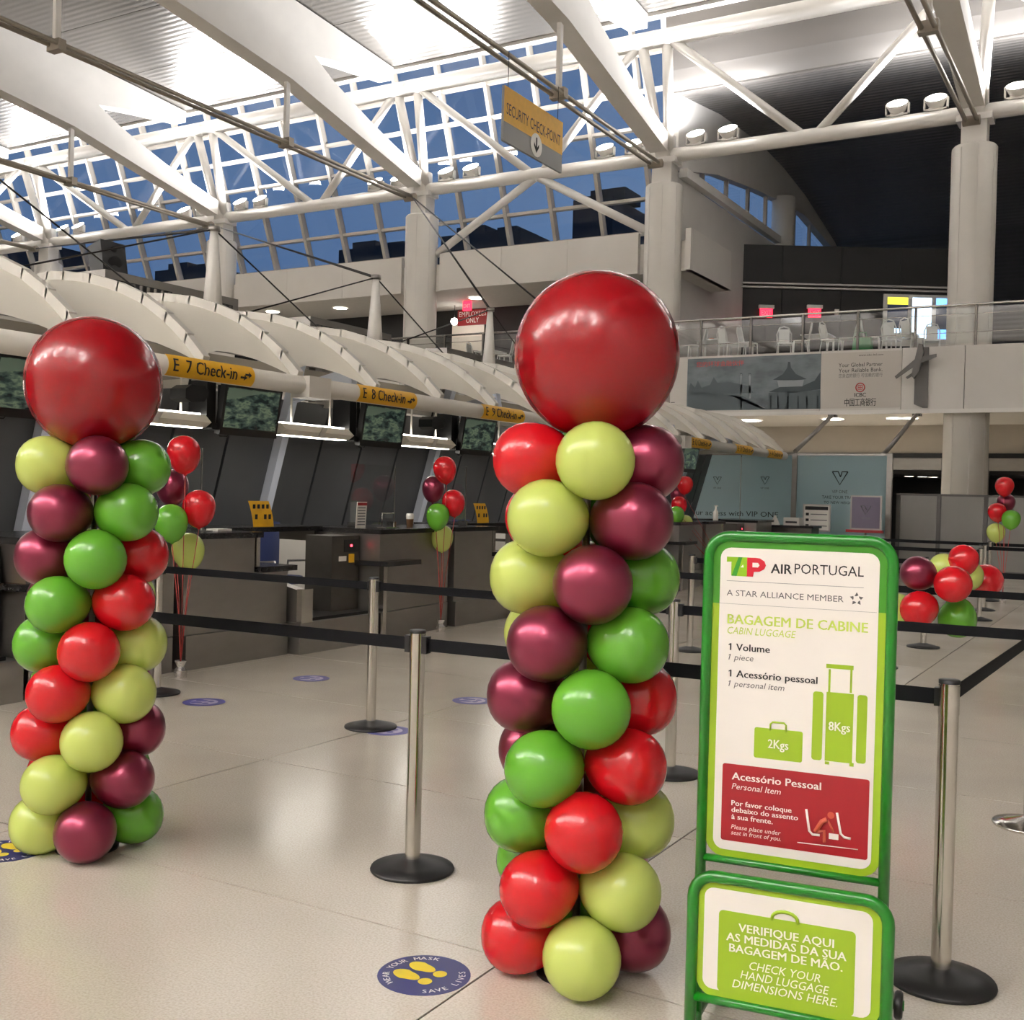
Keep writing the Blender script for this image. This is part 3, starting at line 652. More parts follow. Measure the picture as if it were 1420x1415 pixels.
# ================================================================== CHECK-IN COUNTERS
def counter_unit(y0, k):
    near = ['by the balloon column', 'beside the E 7 sign', 'under the E 9 sign', 'behind the big balloon column', 'near the far canopy end'][k+1]
    def T(name, label, cat, y): return thing(name, label, cat, (-7.5, y, 0), group='check-in desks')
    # desk A: tall part, low ledge
    t = T('check_in_desk', 'steel check-in desk with black top and low ledge '+near, 'counter', y0)
    MB().box(-7.95, -7.12, y0, y0+.85, .3, 1.12).build('tall_panel', 'steel', t)
    MB().box(-7.95, -7.14, y0+.85, y0+1.32, .3, .8).build('low_panel', 'steel', t)
    MB().box(-7.93, -7.10, y0+.02, y0+1.3, 0, .295).build('plinth', 'steel', t)
    MB().box(-8.05, -7.06, y0-.03, y0+.9, 1.12, 1.17).build('counter_top', 'granite', t)
    MB().box(-7.95, -7.05, y0+.88, y0+1.36, .8, .85).build('ledge', 'granite', t)
    MB().box(-7.6, -7.1, y0+.86, y0+.9, .85, 1.12).build('end_cheek', 'chrome', t)
    # conveyor gap
    c0, c1 = y0+1.34, y0+2.56
    t = T('baggage_conveyor', 'low steel baggage conveyor with black belt '+near, 'conveyor', c0)
    MB().box(-8.25, -6.98, c0, c1, .0, .3).build('plinth', 'steel', t)
    MB().box(-8.25, -7.04, c0+.2, c1-.1, .3, .33).build('belt', 'rubber', t)
    MB().prism([(-8.2, c0+.02, .3), (-7.0, c0+.02, .3), (-7.0, c0+.02, .60), (-8.2, c0+.02, .85)], (0, .12, 0)).build('side_guard', 'steel', t)
    MB().box(-7.03, -6.97, c0+.0, c0+.16, .3, .62).build('guard_cap', 'chrome', t)
    # desk B
    b0, b1 = y0+2.58, y0+4.12
    t = T('check_in_desk', 'steel check-in desk with black top and black side shelf '+near, 'counter', b0)
    MB().prism([(-7.95, b0, .3), (-7.0, b0, .3), (-7.16, b1, .3), (-7.95, b1, .3)], (0, 0, .82)).build('tall_panel', 'steel', t)
    MB().prism([(-7.93, b0+.02, 0), (-6.98, b0+.02, 0), (-7.14, b1-.02, 0), (-7.93, b1-.02, 0)], (0, 0, .295)).build('plinth', 'steel', t)
    MB().prism([(-8.05, b0-.02, 1.12), (-6.97, b0-.02, 1.12), (-7.12, b1+.04, 1.12), (-8.05, b1+.04, 1.12)], (0, 0, .05)).build('counter_top', 'granite', t)
    MB().prism([(-7.5, b0-.12, .79), (-6.86, b0-.05, .79), (-6.90, b0+.62, .79), (-7.5, b0+.62, .79)], (0, 0, .05)).build('side_shelf', 'granite', t)
    MB().box(-7.0, -6.94, b0+.0, b0+.06, 0, .79).build('shelf_post', 'chrome', t)
    # bridge top over the gap
    t = T('bridge_counter', 'black stone counter top bridging the baggage conveyor '+near, 'counter', c0)
    MB().box(-8.35, -7.75, y0+.9, b0-.03, 1.13, 1.18).build('top', 'granite', t)
    for yy in (y0+.93, b0-.08): MB().box(-8.3, -7.8, yy-.015, yy+.015, 1.02, 1.13).build('bracket', 'steel_dark', t)
    t = T('rear_ledge', 'dark ledge along the leaning wall '+near, 'ledge', y0)
    MB().box(-9.36, -9.1, y0, b1, 1.05, 1.10).build('rear_shelf', 'granite', t)
    MB().box(-9.16, -9.1, y0, b1, 0, 1.05).build('rear_panel', 'wall_white', t)
    # equipment
    t = thing('scale_console', 'dark baggage scale console with red display '+near, 'scale', (-7.9, c1-.35, .33), group='baggage scale consoles')
    MB().box(-7.6, -7.25, c1-.45, c1-.005, .33, 1.1).build('cabinet', 'steel_dark', t)
    MB().box(-7.25, -7.245, c1-.26, c1-.03, .93, 1.06).build('display', 'black', t)
    MB().box(-7.245, -7.242, c1-.16, c1-.13, .985, 1.008).build('digit', 'led_red', t)
    MB().box(-7.25, -7.246, c1-.34, c1-.22, .84, .89).build('label_plate', 'paper', t)
    MB().box(-7.25, -7.246, c1-.18, c1-.09, .82, .91).build('warning_sticker', 'yellow_sign', t)
    if k in (0, 1):
        t = thing('office_chair', 'navy office chair behind the counter '+near, 'chair', (-8.75, y0+3.05, 0), group='clerk chairs')
        MB().prism([(a*.24-8.75, y0+3.05+b*.24, .48) for a, b in circle(14)], (0, 0, .08)).build('seat', 'navy', t)
        MB().grid(lambda u, v: (-8.98+.05*math.sin(math.pi*u), y0+3.05-.2+.4*u, .68+.5*v), 6, 4).grid(lambda u, v: (-9.03+.05*math.sin(math.pi*u), y0+3.25-.4*u, .68+.5*v), 6, 4).build('backrest', 'navy', t)
        MB().tube([(-8.75, y0+3.05, .1), (-8.75, y0+3.05, .48)], .03, 8).build('stem', 'black', t)
        for j in range(5):
            a = j*2*math.pi/5; MB().tube([(-8.75, y0+3.05, .1), (-8.75+.27*math.cos(a), y0+3.05+.27*math.sin(a), .035)], .022, 6).build('leg', 'black', t)
        for s in (-1, 1): MB().tube([(-8.9, y0+3.05+s*.24, .5), (-8.9, y0+3.05+s*.27, .72), (-8.62, y0+3.05+s*.27, .74), (-8.6, y0+3.05+s*.25, .55)], .016, 6).build('armrest', 'steel', t)
        t = thing('ticket_printer', 'white ticket printer below the bridging counter '+near, 'printer', (-8.25, y0+3.65, .9), group='ticket printers')
        MB().box(-8.66, -8.42, y0+3.48, y0+3.96, .9, 1.04).build('body', 'printer', t)
        MB().box(-8.42, -8.4, y0+3.54, y0+3.9, .92, .95).build('slot', 'black', t)
        MB().box(-8.68, -8.38, y0+3.42, y0+4.02, .86, .9).build('tray', 'steel_dark', t)
        MB().box(-8.5, -8.42, y0+3.68, y0+3.78, 0.0, .86).build('stand', 'steel_dark', t)
for k in range(-1, 4): counter_unit(6.75+4.19*k, k)
# clear shields on the counters
def shield(y0, y1, x, z1, lab):
    t = thing('counter_shield', lab, 'shield', (x, y0, 1.175), group='clear counter shields')
    MB().box(x-.004, x+.004, y0, y1, 1.2, z1).build('pane', 'shield', t)
    for y in (y0+.05, y1-.05): MB().box(x-.06, x+.06, y-.012, y+.012, 1.172, 1.23).build('foot', 'chrome', t)
    MB().box(x-.006, x+.006, y1-.008, y1, 1.2, z1).build('edge', 'chrome', t)
shield(6.72, 7.35, -7.55, 1.92, 'clear shield on the counter behind the balloon bouquet by the E 7 sign')
shield(9.45, 10.25, -7.5, 1.86, 'clear shield with a notice on the E 8 counter')
shield(11.0, 11.75, -7.5, 1.9, 'clear shield on the counter behind the bouquet next to the coffee cup')
nt_ = thing('counter_notice', 'white printed notice standing against the E 8 counter shield', 'notice', (-7.42, 9.55, 1.17))
MB().obox((-7.44, 9.57, 1.31), (.003, 0, 0), (0, .085, .0), (.0, .01, .14)).build('sheet', 'paper', nt_)
MB().obox((-7.4355, 9.58, 1.425), (.001, 0, 0), (0, .08, .0), (.0, .001, .015)).build('heading', 'red_print', nt_)
q = MB()
for k in range(7): q.obox((-7.4355, 9.572-.001*k, 1.385-.03*k), (.001, 0, 0), (0, .065, 0), (0, 0, .006))
q.build('lines', 'ink_soft', nt_)
fr = thing('acrylic_holder', 'small empty clear sign holder on the E 8 counter', 'sign holder', (-7.3, 9.86, 1.17))
MB().tube([(-7.3, 9.76, 1.175), (-7.3, 9.76, 1.33), (-7.3, 9.98, 1.33), (-7.3, 9.98, 1.175)], .005, 6).build('frame', 'chrome', fr)
MB().box(-7.36, -7.24, 9.75, 9.99, 1.171, 1.178).build('foot', 'chrome', fr)
def yellow_card(y, lab):
    t = thing('yellow_card', lab, 'notice', (-7.85, y, 1.175), group='yellow cards on the counters')
    MB().grid(lambda u, v: (-7.85-.05*v*v, y-.15+.3*u-.03*v, 1.18+.26*v), 2, 6).build('sheet', 'yellow_sign', t)
    q = MB()
    for r_ in range(2):
        for c_ in range(4):
            yy = y-.11+.065*c_; z = 1.38-.1*r_; v = (z-1.18)/.26
            q.box(-7.848-.05*v*v, -7.845-.05*v*v, yy-.03*v, yy+.035-.03*v, z-.025, z+.025) if not (r_ == 1 and c_ == 1) else None
    q.build('print', 'ink', t)
yellow_card(8.5, 'yellow printed card on the bridging counter between the E 7 and E 8 desks')
yellow_card(12.75, 'yellow printed card on the counter below the E 9 monitor')
cp = thing('coffee_cup', 'paper coffee cup with white lid on the E 8 counter', 'cup', (-7.35, 10.35, 1.17))
MB().lathe([(0, 1.171), (.036, 1.171), (.045, 1.29)], 16, org=(-7.35, 10.35, 0)).build('cup', 'cup_brown', cp)
MB().lathe([(.047, 1.285), (.047, 1.30), (.04, 1.325), (0, 1.325)], 16, org=(-7.35, 10.35, 0)).build('lid', 'paper', cp)
MB().lathe([(.0445, 1.262), (.0455, 1.29)], 16, org=(-7.35, 10.35, 0)).build('band', 'paper', cp)
kb = thing('counter_handset', 'small clear stand with papers on the E 7 counter', 'stand', (-7.4, 7.25, 1.17))
MB().box(-7.402, -7.396, 7.22, 7.23, 1.172, 1.32).box(-7.45, -7.35, 7.15, 7.3, 1.171, 1.178).build('frame', 'chrome', kb)
MB().box(-7.47, -7.33, 7.34, 7.52, 1.171, 1.19).build('papers', 'paper', kb)
# hand-sanitiser bottle and things at the far end of the counters
sb = thing('sanitizer_bottle', 'pale bottle with pump on the farthest counter', 'bottle', (-7.4, 20.6, 1.17))
MB().lathe([(0, 1.171), (.05, 1.171), (.05, 1.33), (.02, 1.38), (.015, 1.44), (0, 1.44)], 12, org=(-7.4, 20.6, 0)).build('bottle', 'paper', sb)
MB().box(-7.42, -7.38, 20.56, 20.66, 1.44, 1.46).build('pump', 'paper', sb)
# ================================================================== BALLOONS
def balloon_profile(R, L, n=14):      # neck at h = 0, crown at h = L
    pr = [(.001, 0), (R*.10, L*.006), (R*.07, L*.03)]
    for i in range(1, n):
        t = i/n; a = math.pi*t
        h = L*(.03+.97*(1-math.cos(a))/2); w = R*math.sin(a)**.96*(1-.12*math.cos(a))/1.01*(.92 if t < .1 else 1)
        pr.append((w, h))
    pr.append((0, L)); return pr
BM = {}
def balloon_mesh(col, R, L, seg=28):
    k = (col, R, L)
    if k not in BM: BM[k] = MB().lathe(balloon_profile(R, L), seg).mesh('balloon', 'latex_'+col)
    return BM[k]
def put_balloon(name, col, R, L, neck, direction, parent, spin=0.0, seg=28):
    d = V3(direction).normalized(); o = bpy.data.objects.new(name, balloon_mesh(col, R, L, seg)); COL.objects.link(o); o.parent = parent
    inv = basis(parent).inverted()
    o.matrix_basis = inv @ Matrix.Translation(V3(neck)) @ d.to_track_quat('Z', 'Y').to_matrix().to_4x4()
    return o
def balloon_column(base, label, top_colours, turn, pitch, z0, big_c, big_R, seed):
    rnd = random.Random(seed)
    t = thing('balloon_column', label, 'balloon column', base, group='balloon columns')
    bx, by = base[0], base[1]
    view = math.atan2(-by, -bx)                       # direction from the column to where people queue
    MB().tube([(bx, by, .0), (bx, by, z0+8*pitch+.2)], .013, 10).build('pole', 'steel', t)
    MB().lathe([(0, 0), (.13, 0), (.13, .015), (.02, .03), (0, .03)], 20, org=(bx, by, 0)).build('base_plate', 'black', t)
    for row in range(9):
        z = z0+(8-row)*pitch
        for k in range(4):
            # angle 0 faces the viewer, positive to the right; each row turns by half a step
            ang = math.radians((k-1)*90+turn-45*row+rnd.uniform(-3, 3)); a = view+ang
            R = .1235+rnd.uniform(-.003, .003); R = round(R, 3)
            d = V3((math.cos(a), math.sin(a), rnd.uniform(-.05, .03)))
            put_balloon('balloon', top_colours[k], R, .284, V3((bx, by, z))+d*.03, d, t)
    c = V3(big_c); prf = []
    for i in range(25):
        a = math.pi*i/24; prf.append((big_R*math.sin(a)*(1+.0*math.cos(a)), -big_R*math.cos(a)*(1.04 if i < 12 else 1.0)))
    prf = [(0, prf[0][1]-.02), (.02, prf[0][1]-.015), (.03, prf[0][1]+.004)]+prf[2:]
    tag(MB().lathe(prf, 48, org=c).build('balloon', 'latex_bigred', t), 'very large round red balloon on top')
# each row turns, so the four colours climb in spirals
cA = tuple(atz(797, 1348))[:2]; cB = tuple(atz(121, 1176))[:2]
depA = V3((cA[0], cA[1], 0)).dot(CF)
def axis_at(c, y, x):                  # height of pixel row y above the column axis
    d = ray(x, y); t = math.hypot(*c)/math.hypot(d.x, d.y); return EYE+d.z*t
zA0 = axis_at(cA, 638, 820); zA8 = axis_at(cA, 1318, 800)
zA8 = max(zA8, .126)
zB0 = axis_at(cB, 648, 128); zB8 = axis_at(cB, 1153, 128)
zB8 = max(zB8, .126)
balloon_column((cA[0], cA[1], 0), 'spiral balloon column under a giant red balloon, beside the green framed sign', ['red', 'lime', 'maroon', 'green'], 6, (zA0-zA8)/8, zA8, (cA[0]+.016, cA[1]+.01, axis_at(cA, 491, 826)), .27, 3)
balloon_column((cB[0], cB[1], 0), 'spiral balloon column under a giant red balloon, in front of the counters', ['lime', 'maroon', 'green', 'red'], 0, (zB0-zB8)/8, zB8, (cB[0]-.008, cB[1]-.005, axis_at(cB, 531, 127)), .282, 5)
def bouquet(label, weight, items, dep, R, L):
    t = thing('balloon_bouquet', label, 'balloons', weight, group='balloon bouquets')
    w = V3(weight)
    MB().lathe([(0, 0), (.05, 0), (.055, .06), (.025, .09), (.05, .14), (0, .12)], 9, org=w, smooth=False).build('weight', 'foil', t)
    for i, (x, y, col) in enumerate(items):
        c = atd(x, y, dep+(.16*((i*2) % 3-1))); d = V3((random.uniform(-.12, .12), random.uniform(-.12, .12), 1)).normalized(); neck = c-d*L*.52
        b = put_balloon('balloon', col, R, L, neck, d, t, seg=24)
        m = (neck+w)/2; m.x += (w.x-m.x)*.35; m.y += (w.y-m.y)*.35
        MB().tube([neck+d*.01, m, w+V3((0, 0, .11))], .0035, 5).build('ribbon', 'string', t)
w1 = atz(250, 940); w2 = atz(611, 868)*.955; w2.z = 0
bouquet('five balloons on red ribbons tied to a foil weight beside the E 7 desk', w1, [(255, 631, 'red'), (239, 677, 'maroon'), (276, 706, 'red'), (237, 726, 'green'), (261, 765, 'lime')], V3(w1).dot(CF), .135, .325)
bouquet('five balloons on red ribbons tied to a foil weight beside the coffee cup desk', w2, [(617, 652, 'red'), (601, 679, 'maroon'), (629, 698, 'red'), (607, 717, 'green'), (613, 747, 'lime')], V3(w2).dot(CF), .13, .32)
w3 = (-6.6, 18.8, 0)
bouquet('five balloons on ribbons at the farthest desk, past the big balloon column', w3, [(950, 673, 'red'), (940, 687, 'maroon'), (942, 701, 'red'), (938, 715, 'green'), (950, 727, 'lime')], V3((w3[0], w3[1], 0)).dot(CF), .14, .34)
w4 = aty(1392, 780, 19.6); w4 = (w4.x, w4.y, 0)
bouquet('five balloons on ribbons in front of the grey partition', w4, [(1393, 675, 'red'), (1395, 698, 'maroon'), (1383, 711, 'red'), (1402, 721, 'green'), (1381, 739, 'lime')], V3((w4[0], w4[1], 0)).dot(CF), .145, .33)
# cluster of balloons tied to a queue belt
c0 = V3((-1.22, 8.6, .95)); cl = thing('balloon_cluster', 'cluster of loose balloons tied to the middle of a queue belt', 'balloons', c0)
dep = c0.dot(CF)
for x, y, col, dd, R in ((1275, 796, 'maroon', -.12, .122), (1336, 778, 'red', .1, .108), (1322, 811, 'red', -.25, .13), (1276, 844, 'red', -.2, .128), (1328, 856, 'green', -.05, .135), (1366, 806, 'red', .32, .125), (1243, 846, 'lime', -.05, .125), (1309, 788, 'lime', .2, .1), (1342, 800, 'lime', .18, .11)):
    c = atd(x, y, dep+dd); d = (c-c0); d = d.normalized() if d.length > .05 else V3((0, 0, 1)); put_balloon('balloon', col, R, R*2.25, c-d*R*1.15, d, cl, seg=24)
# ================================================================== STANCHIONS
def stanchion(x, y, label, silver=False, belts=(), hgt=1.0):
    t = thing('stanchion', label, 'stanchion', (x, y, 0), group='belt stanchions')
    MB().lathe([(0, 0), (.172, 0), (.175, .006), (.172, .014), (.11, .03), (.05, .045), (.035, .05), (0, .05)], 36, org=(x, y, 0)).build('base', 'chrome' if silver else 'rubber', t)
    MB().lathe([(.032, .045), (.032, hgt-.012)], 24, org=(x, y, 0)).build('pole', 'chrome', t)
    MB().lathe([(.034, hgt-.014), (.034, hgt-.002), (.028, hgt), (0, hgt)], 24, org=(x, y, 0)).build('cap', 'black', t)
    MB().lathe([(.0335, .885), (.0335, hgt-.02)], 24, org=(x, y, 0)).build('cassette', 'chrome', t)
    for bx_, by_ in belts:
        a = V3((x, y, 0)); b = V3((bx_, by_, 0)); d = (b-a).normalized(); n_ = V3((-d.y, d.x, 0)); a2 = a+d*.033; b2 = b-d*.033
        MB().obox((a2+b2)/2+V3((0, 0, .94)), (b2-a2)/2, n_*.0012, (0, 0, .026)).build('belt', 'belt', t)
        MB().obox(a2+d*.008+V3((0, 0, .94)), d*.012, n_*.018, (0, 0, .035)).build('belt_clip', 'black', t)
        MB().obox(b2-d*.004+V3((0, 0, .94)), d*.008, n_*.014, (0, 0, .03)).build('belt_clip', 'black', t)
A_, E_, Z_ = (-2.637, 3.79), (-.575, 3.88), (-4.72, 3.72)
F_, B_, C_, H_ = (-6.495, 5.91), (-4.477, 5.913), (-2.359, 5.927), (-.50, 6.02)
stanchion(*A_, 'chrome stanchion between the two balloon columns', belts=[E_, Z_])
stanchion(*Z_, 'chrome stanchion hidden behind the balloon column in front of the counters')
stanchion(*E_, 'chrome stanchion right behind the green framed sign', belts=[H_])
stanchion(*F_, 'chrome stanchion next to the bouquet by the E 7 desk', belts=[B_])
stanchion(*B_, 'chrome stanchion standing at a floor sticker in front of the conveyor', belts=[C_])
stanchion(*C_, 'chrome stanchion between the big balloon column and the green framed sign', belts=[H_])
stanchion(*H_, 'chrome stanchion with a polished silver base', silver=True, belts=[(1.6, 6.1)])
stanchion(1.6, 6.1, 'chrome stanchion past the one with the silver base')
r3 = [(-4.3, 8.6), (-2.2, 8.6), (-.1, 8.6)]
for i, p in enumerate(r3): stanchion(*p, ['chrome stanchion behind the big balloon column', 'chrome stanchion behind the green framed sign', 'chrome stanchion holding the far end of the belt with the balloon cluster'][i], belts=[r3[i+1]] if i < 2 else [])
r4 = [(-4.143, 10.86), (-2.27, 11.0), (-.1, 11.1)]
for i, p in enumerate(r4): stanchion(*p, ['chrome stanchion beyond the green sign, in line with the farthest desks', 'chrome stanchion behind the green sign, second row past it', 'chrome stanchion behind the belt with the balloon cluster'][i], belts=[r4[i+1]] if i < 2 else [])
G_ = (-2.194, 12.88)
stanchion(*G_, 'chrome stanchion under the balloon cluster', belts=[(-4.1, 13.0)]); stanchion(-4.1, 13.0, 'chrome stanchion far behind the green sign')
far = [(-2.09, 16.5), (-2.24, 18.1), (-2.4, 20.0)]
for i, p in enumerate(far):
    q = (-4.6, p[1]+.1) if i != 1 else (-.3, p[1]+.1)
    stanchion(*p, ['chrome stanchion with a belt in front of the last two', 'chrome stanchion second before the grey partition', 'chrome stanchion closest to the grey partition'][i], belts=[q]+([(-.3, 20.1)] if i == 2 else []))
    stanchion(*q, ['chrome stanchion behind the sign near the poster stands', 'chrome stanchion holding the right end of the second far belt', 'chrome stanchion behind the sign closest to the frosted glass'][i])
stanchion(-.3, 20.1, 'chrome stanchion past the bouquet by the grey partition')
# ================================================================== FLOOR STICKERS
def decal(x, y, rot, worn, label):
    t = thing('floor_sticker', label, 'sticker', (x, y, 0), group='floor stickers'); R = .152
    ca, sa = math.cos(rot), math.sin(rot)
    def P(u, v, z=.0012): return V3((x+u*ca-v*sa, y+u*sa+v*ca, z))
    MB().prism([P(a, b, .0) for a, b in circle(40, R)], (0, 0, .001)).build('disc', 'decal_worn' if worn else 'decal_blue', t)
    if worn: MB().prism([P(a, b, .001) for a, b in circle(32, R*.66)], (0, 0, .0003)).build('worn_centre', 'decal_pale', t)
    z1 = .0018
    for s in (-1, 1):
        so = [(.030*math.cos(a)*(1 if math.sin(a) > 0 else .8), .030+.047*math.sin(a)) for a in [i*2*math.pi/18 for i in range(18)]]
        so = [(u*1.1+s*.038, v*1.12+.008) for u, v in so]
        he = [(.024*math.cos(i*2*math.pi/14)+s*.036, -.037+.023*math.sin(i*2*math.pi/14)) for i in range(14)]
        m_ = 'decal_yellow' if not worn else 'decal_worn'
        fp = MB().prism([P(u, v, z1-.0005) for u, v in so], (0, 0, .0005)).build('footprint', m_, t)
        MB().prism([P(u, v, z1-.0005) for u, v in he], (0, 0, .0005)).build('heel', m_, fp)
    if worn: return
    for s, mid, sgn in (('WEAR YOUR MASK', 90, -1), ('SAVE LIVES', 270, 1)):
        n = len(s); step = 10.4; rr = R*.815
        for i, ch in enumerate(s):
            if ch == ' ': continue
            a = math.radians(mid+sgn*(i-(n-1)/2)*step)
            rad = V3((math.cos(a), math.sin(a), 0)); tan = V3((-math.sin(a), math.cos(a), 0))
            up_ = rad if sgn < 0 else -rad; ri_ = -tan if sgn < 0 else tan
            rw = lambda v: V3((v.x*ca-v.y*sa, v.x*sa+v.y*ca, 0))
            o = rad*rr-up_*.011
            text('letter', ch, P(o.x, o.y, .0012), rw(ri_), rw(up_), .022, 'white_print', t, align='C', lift=.0006, bold=True)
decal(-2.02, 2.985, math.radians(82), False, 'blue round floor sticker with yellow footprints beside the big balloon column')
decal(-4.19, 3.01, math.radians(82), False, 'blue round floor sticker with yellow footprints by the other balloon column')
decal(-5.97, 5.88, math.radians(100), True, 'worn floor sticker beside the stanchion by the E 7 desk')
decal(-6.04, 7.15, math.radians(100), True, 'worn floor sticker in front of the baggage conveyor')
decal(-4.33, 5.90, math.radians(100), True, 'worn floor sticker under the base of a stanchion')
decal(-4.449, 7.135, math.radians(100), True, 'worn floor sticker half behind the big balloon column')
decal(-4.6, 9.75, math.radians(100), True, 'worn floor sticker in front of the coffee cup desk')
# ================================================================== GREEN FRAMED LUGGAGE SIGN
AS = math.radians(7.5); SR = V3((math.cos(AS), math.sin(AS), 0)); SU = V3((0, 0, 1)); SN = V3((math.sin(AS), -math.cos(AS), 0))
sp0 = atd(977, 1000, 3.25); sp1 = atd(960, 1300, 3.06)
sgn = thing('luggage_sign', 'green tubular framed cabin luggage sign and bag gauge on wheels', 'sign', (sp0.x, sp0.y, 0), rotz=AS)
def onp(x, y, p0):
    d = ray(x, y); return CO+d*((p0-CO).dot(SN)/d.dot(SN))
def UP(u, v, d=0): return V3((sp0.x, sp0.y, 0))+SR*u+SU*v+SN*d
def LP(u, v, d=0): return V3((sp1.x, sp1.y, 0))+SR*u+SU*v+SN*d
def uvU(x, y): q = onp(x, y, sp0)-sp0; return q.dot(SR), sp0.z+q.z
def uvL(x, y): q = onp(x, y, sp1)-sp1; return q.dot(SR), sp1.z+q.z
WU = .510
def frame_path(P, w, z0, z1, r, n=6):
    out = [P(0, z0)]
    for i in range(n+1): a = math.pi-math.pi/2*i/n; out.append(P(r+r*math.cos(a), z1-r+r*math.sin(a)))
    for i in range(n+1): a = math.pi/2-math.pi/2*i/n; out.append(P(w-r+r*math.cos(a), z1-r+r*math.sin(a)))
    return out+[P(w, z0)]
TOPZ = uvU(1100, 747)[1]
MB().tube(frame_path(UP, WU, .03, TOPZ, .062), .0155, 14).build('upper_frame', 'green_tube', sgn)
zb = (uvU(977, 1192)[1]+uvU(1231, 1222)[1])/2
MB().tube([UP(0, zb), UP(WU, zb)], .0115, 12).build('cross_bar', 'green_tube', sgn)
def flat(P, pts, d, th, name, m, parent): return MB().prism([P(u, v, d) for u, v in pts], SN*th).build(name, m, parent)
zpt = TOPZ-.013; zpb = zb+.011
up_ = flat(UP, rrect(.013, WU-.013, zpb, zpt, .05), -.004, .006, 'upper_panel', 'lime_print', sgn)
zg = (uvU(990, 838)[1]+uvU(1225, 848)[1])/2        # where the dark green border ends
gp = [(u, v) for u, v in rrect(.013, WU-.013, zg, zpt, .05) if v > zg+.05]
flat(UP, [(WU-.013, zg)]+gp+[(.013, zg)], .002, .0006, 'green_border', 'green_print', up_)
flat(UP, rrect(.035, WU-.035, zpb+.02, zpt-.02, .03), .0026, .0006, 'white_sheet', 'sign_white', up_)
D1 = .0036
def tu(s, x0, y0, x1, y1, cap_px, m, **k):   # text whose baseline runs from one pixel to another on the upper panel
    a = uvU(x0, y0); b = uvU(x1, y1); cap = cap_px*abs(uvU(x0, y0-10)[1]-a[1])/10; v = (a[1]+b[1])/2
    return text('lettering', s, UP(a[0], v, D1), SR, SU, cap, m, up_, width=b[0]-a[0], lift=.0004, **k)
tu('AIR', 1069, 795, 1098.5, 796.5, 13, 'ink', bold=True); tu('PORTUGAL', 1102, 796.5, 1198, 799, 13.5, 'ink')
tu('A STAR ALLIANCE MEMBER', 1008, 827, 1170, 834, 8, 'ink_grey')
tu('BAGAGEM DE CABINE', 1009, 867, 1204, 875, 13, 'lime_pale', bold=True); tu('CABIN LUGGAGE', 1009, 880, 1104, 883.5, 9.5, 'lime_pale', italic=True)
tu('1 Volume', 1010.5, 902, 1068, 905, 9.5, 'ink', bold=True); tu('1 piece', 1010.5, 915, 1045, 917, 8, 'ink_grey', italic=True)
tu('1 Acess\u00f3rio pessoal', 1010.5, 940, 1134, 946.5, 9.5, 'ink', bold=True); tu('1 personal item', 1010.5, 952, 1088, 957.5, 8, 'ink_grey', italic=True)
a = uvU(1008, 806.5); b = uvU(1198, 814); flat(UP, [(a[0], (a[1]+b[1])/2-.0006), (b[0], (a[1]+b[1])/2-.0006), (b[0], (a[1]+b[1])/2+.0006), (a[0], (a[1]+b[1])/2+.0006)], .0032, .0004, 'rule', 'ink_soft', up_)
a = uvU(993, 839); b = uvU(1216, 848); flat(UP, [(a[0], zg-.0004), (b[0], zg-.0004), (b[0], zg+.0004), (a[0], zg+.0004)], .0032, .0004, 'rule', 'ink_soft', up_)
# airline logo: three blocks T, A, P
def box_uv(x0, y0, x1, y1): a = uvU(x0, y0); b = uvU(x1, y1); return a[0], b[1], b[0]-a[0], a[1]-b[1]
lu, lv, lw_, lh = box_uv(1008.5, 772, 1062, 801)
def lg(pts, m, d=.0032, nm='logo_shape'): return flat(UP, [(lu+u*lw_, lv+v*lh) for u, v in pts], d, .0005, nm, m, up_)
lg([(0, 1), (.33, 1), (.30, .75), (0, .73)], 'logo_lime'); lg([(.12, 1), (.33, 1), (.28, .0), (.12, .02)], 'logo_lime', .0033)
lg([(.30, 1.0), (.52, 1), (.52, 0), (.28, 0), (.28, .1)], 'logo_lime', .0034); lg([(.30, 1.0), (.40, 1.0), (.26, .0), (.13, .0)], 'logo_green', .0037)
lg([(.36, .47), (.44, .47), (.42, .62)], 'sign_white', .0042)
lg([(.52, 0), (.68, 0), (.70, .26), (.84, .28), (.96, .42), (1, .62), (.96, .83), (.84, .98), (.74, 1), (.52, 1)], 'logo_red', .0034)
lg([(.66, .5), (.80, .5), (.84, .62), (.80, .74), (.66, .74)], 'sign_white', .0042)
cu_, cv_ = uvU(1188, 831)
for k in range(5):       # five-pointed alliance mark
    a = math.radians(90+72*k); r1 = .019; tip = lambda an, rr: (cu_+rr*math.cos(an), cv_+rr*math.sin(an))
    flat(UP, [tip(a, r1), tip(a+.62, r1*.52), tip(a+.05, r1*.42), tip(a-.42, r1*.62)], .0032, .0004, 'alliance_mark', 'ink_grey', up_)
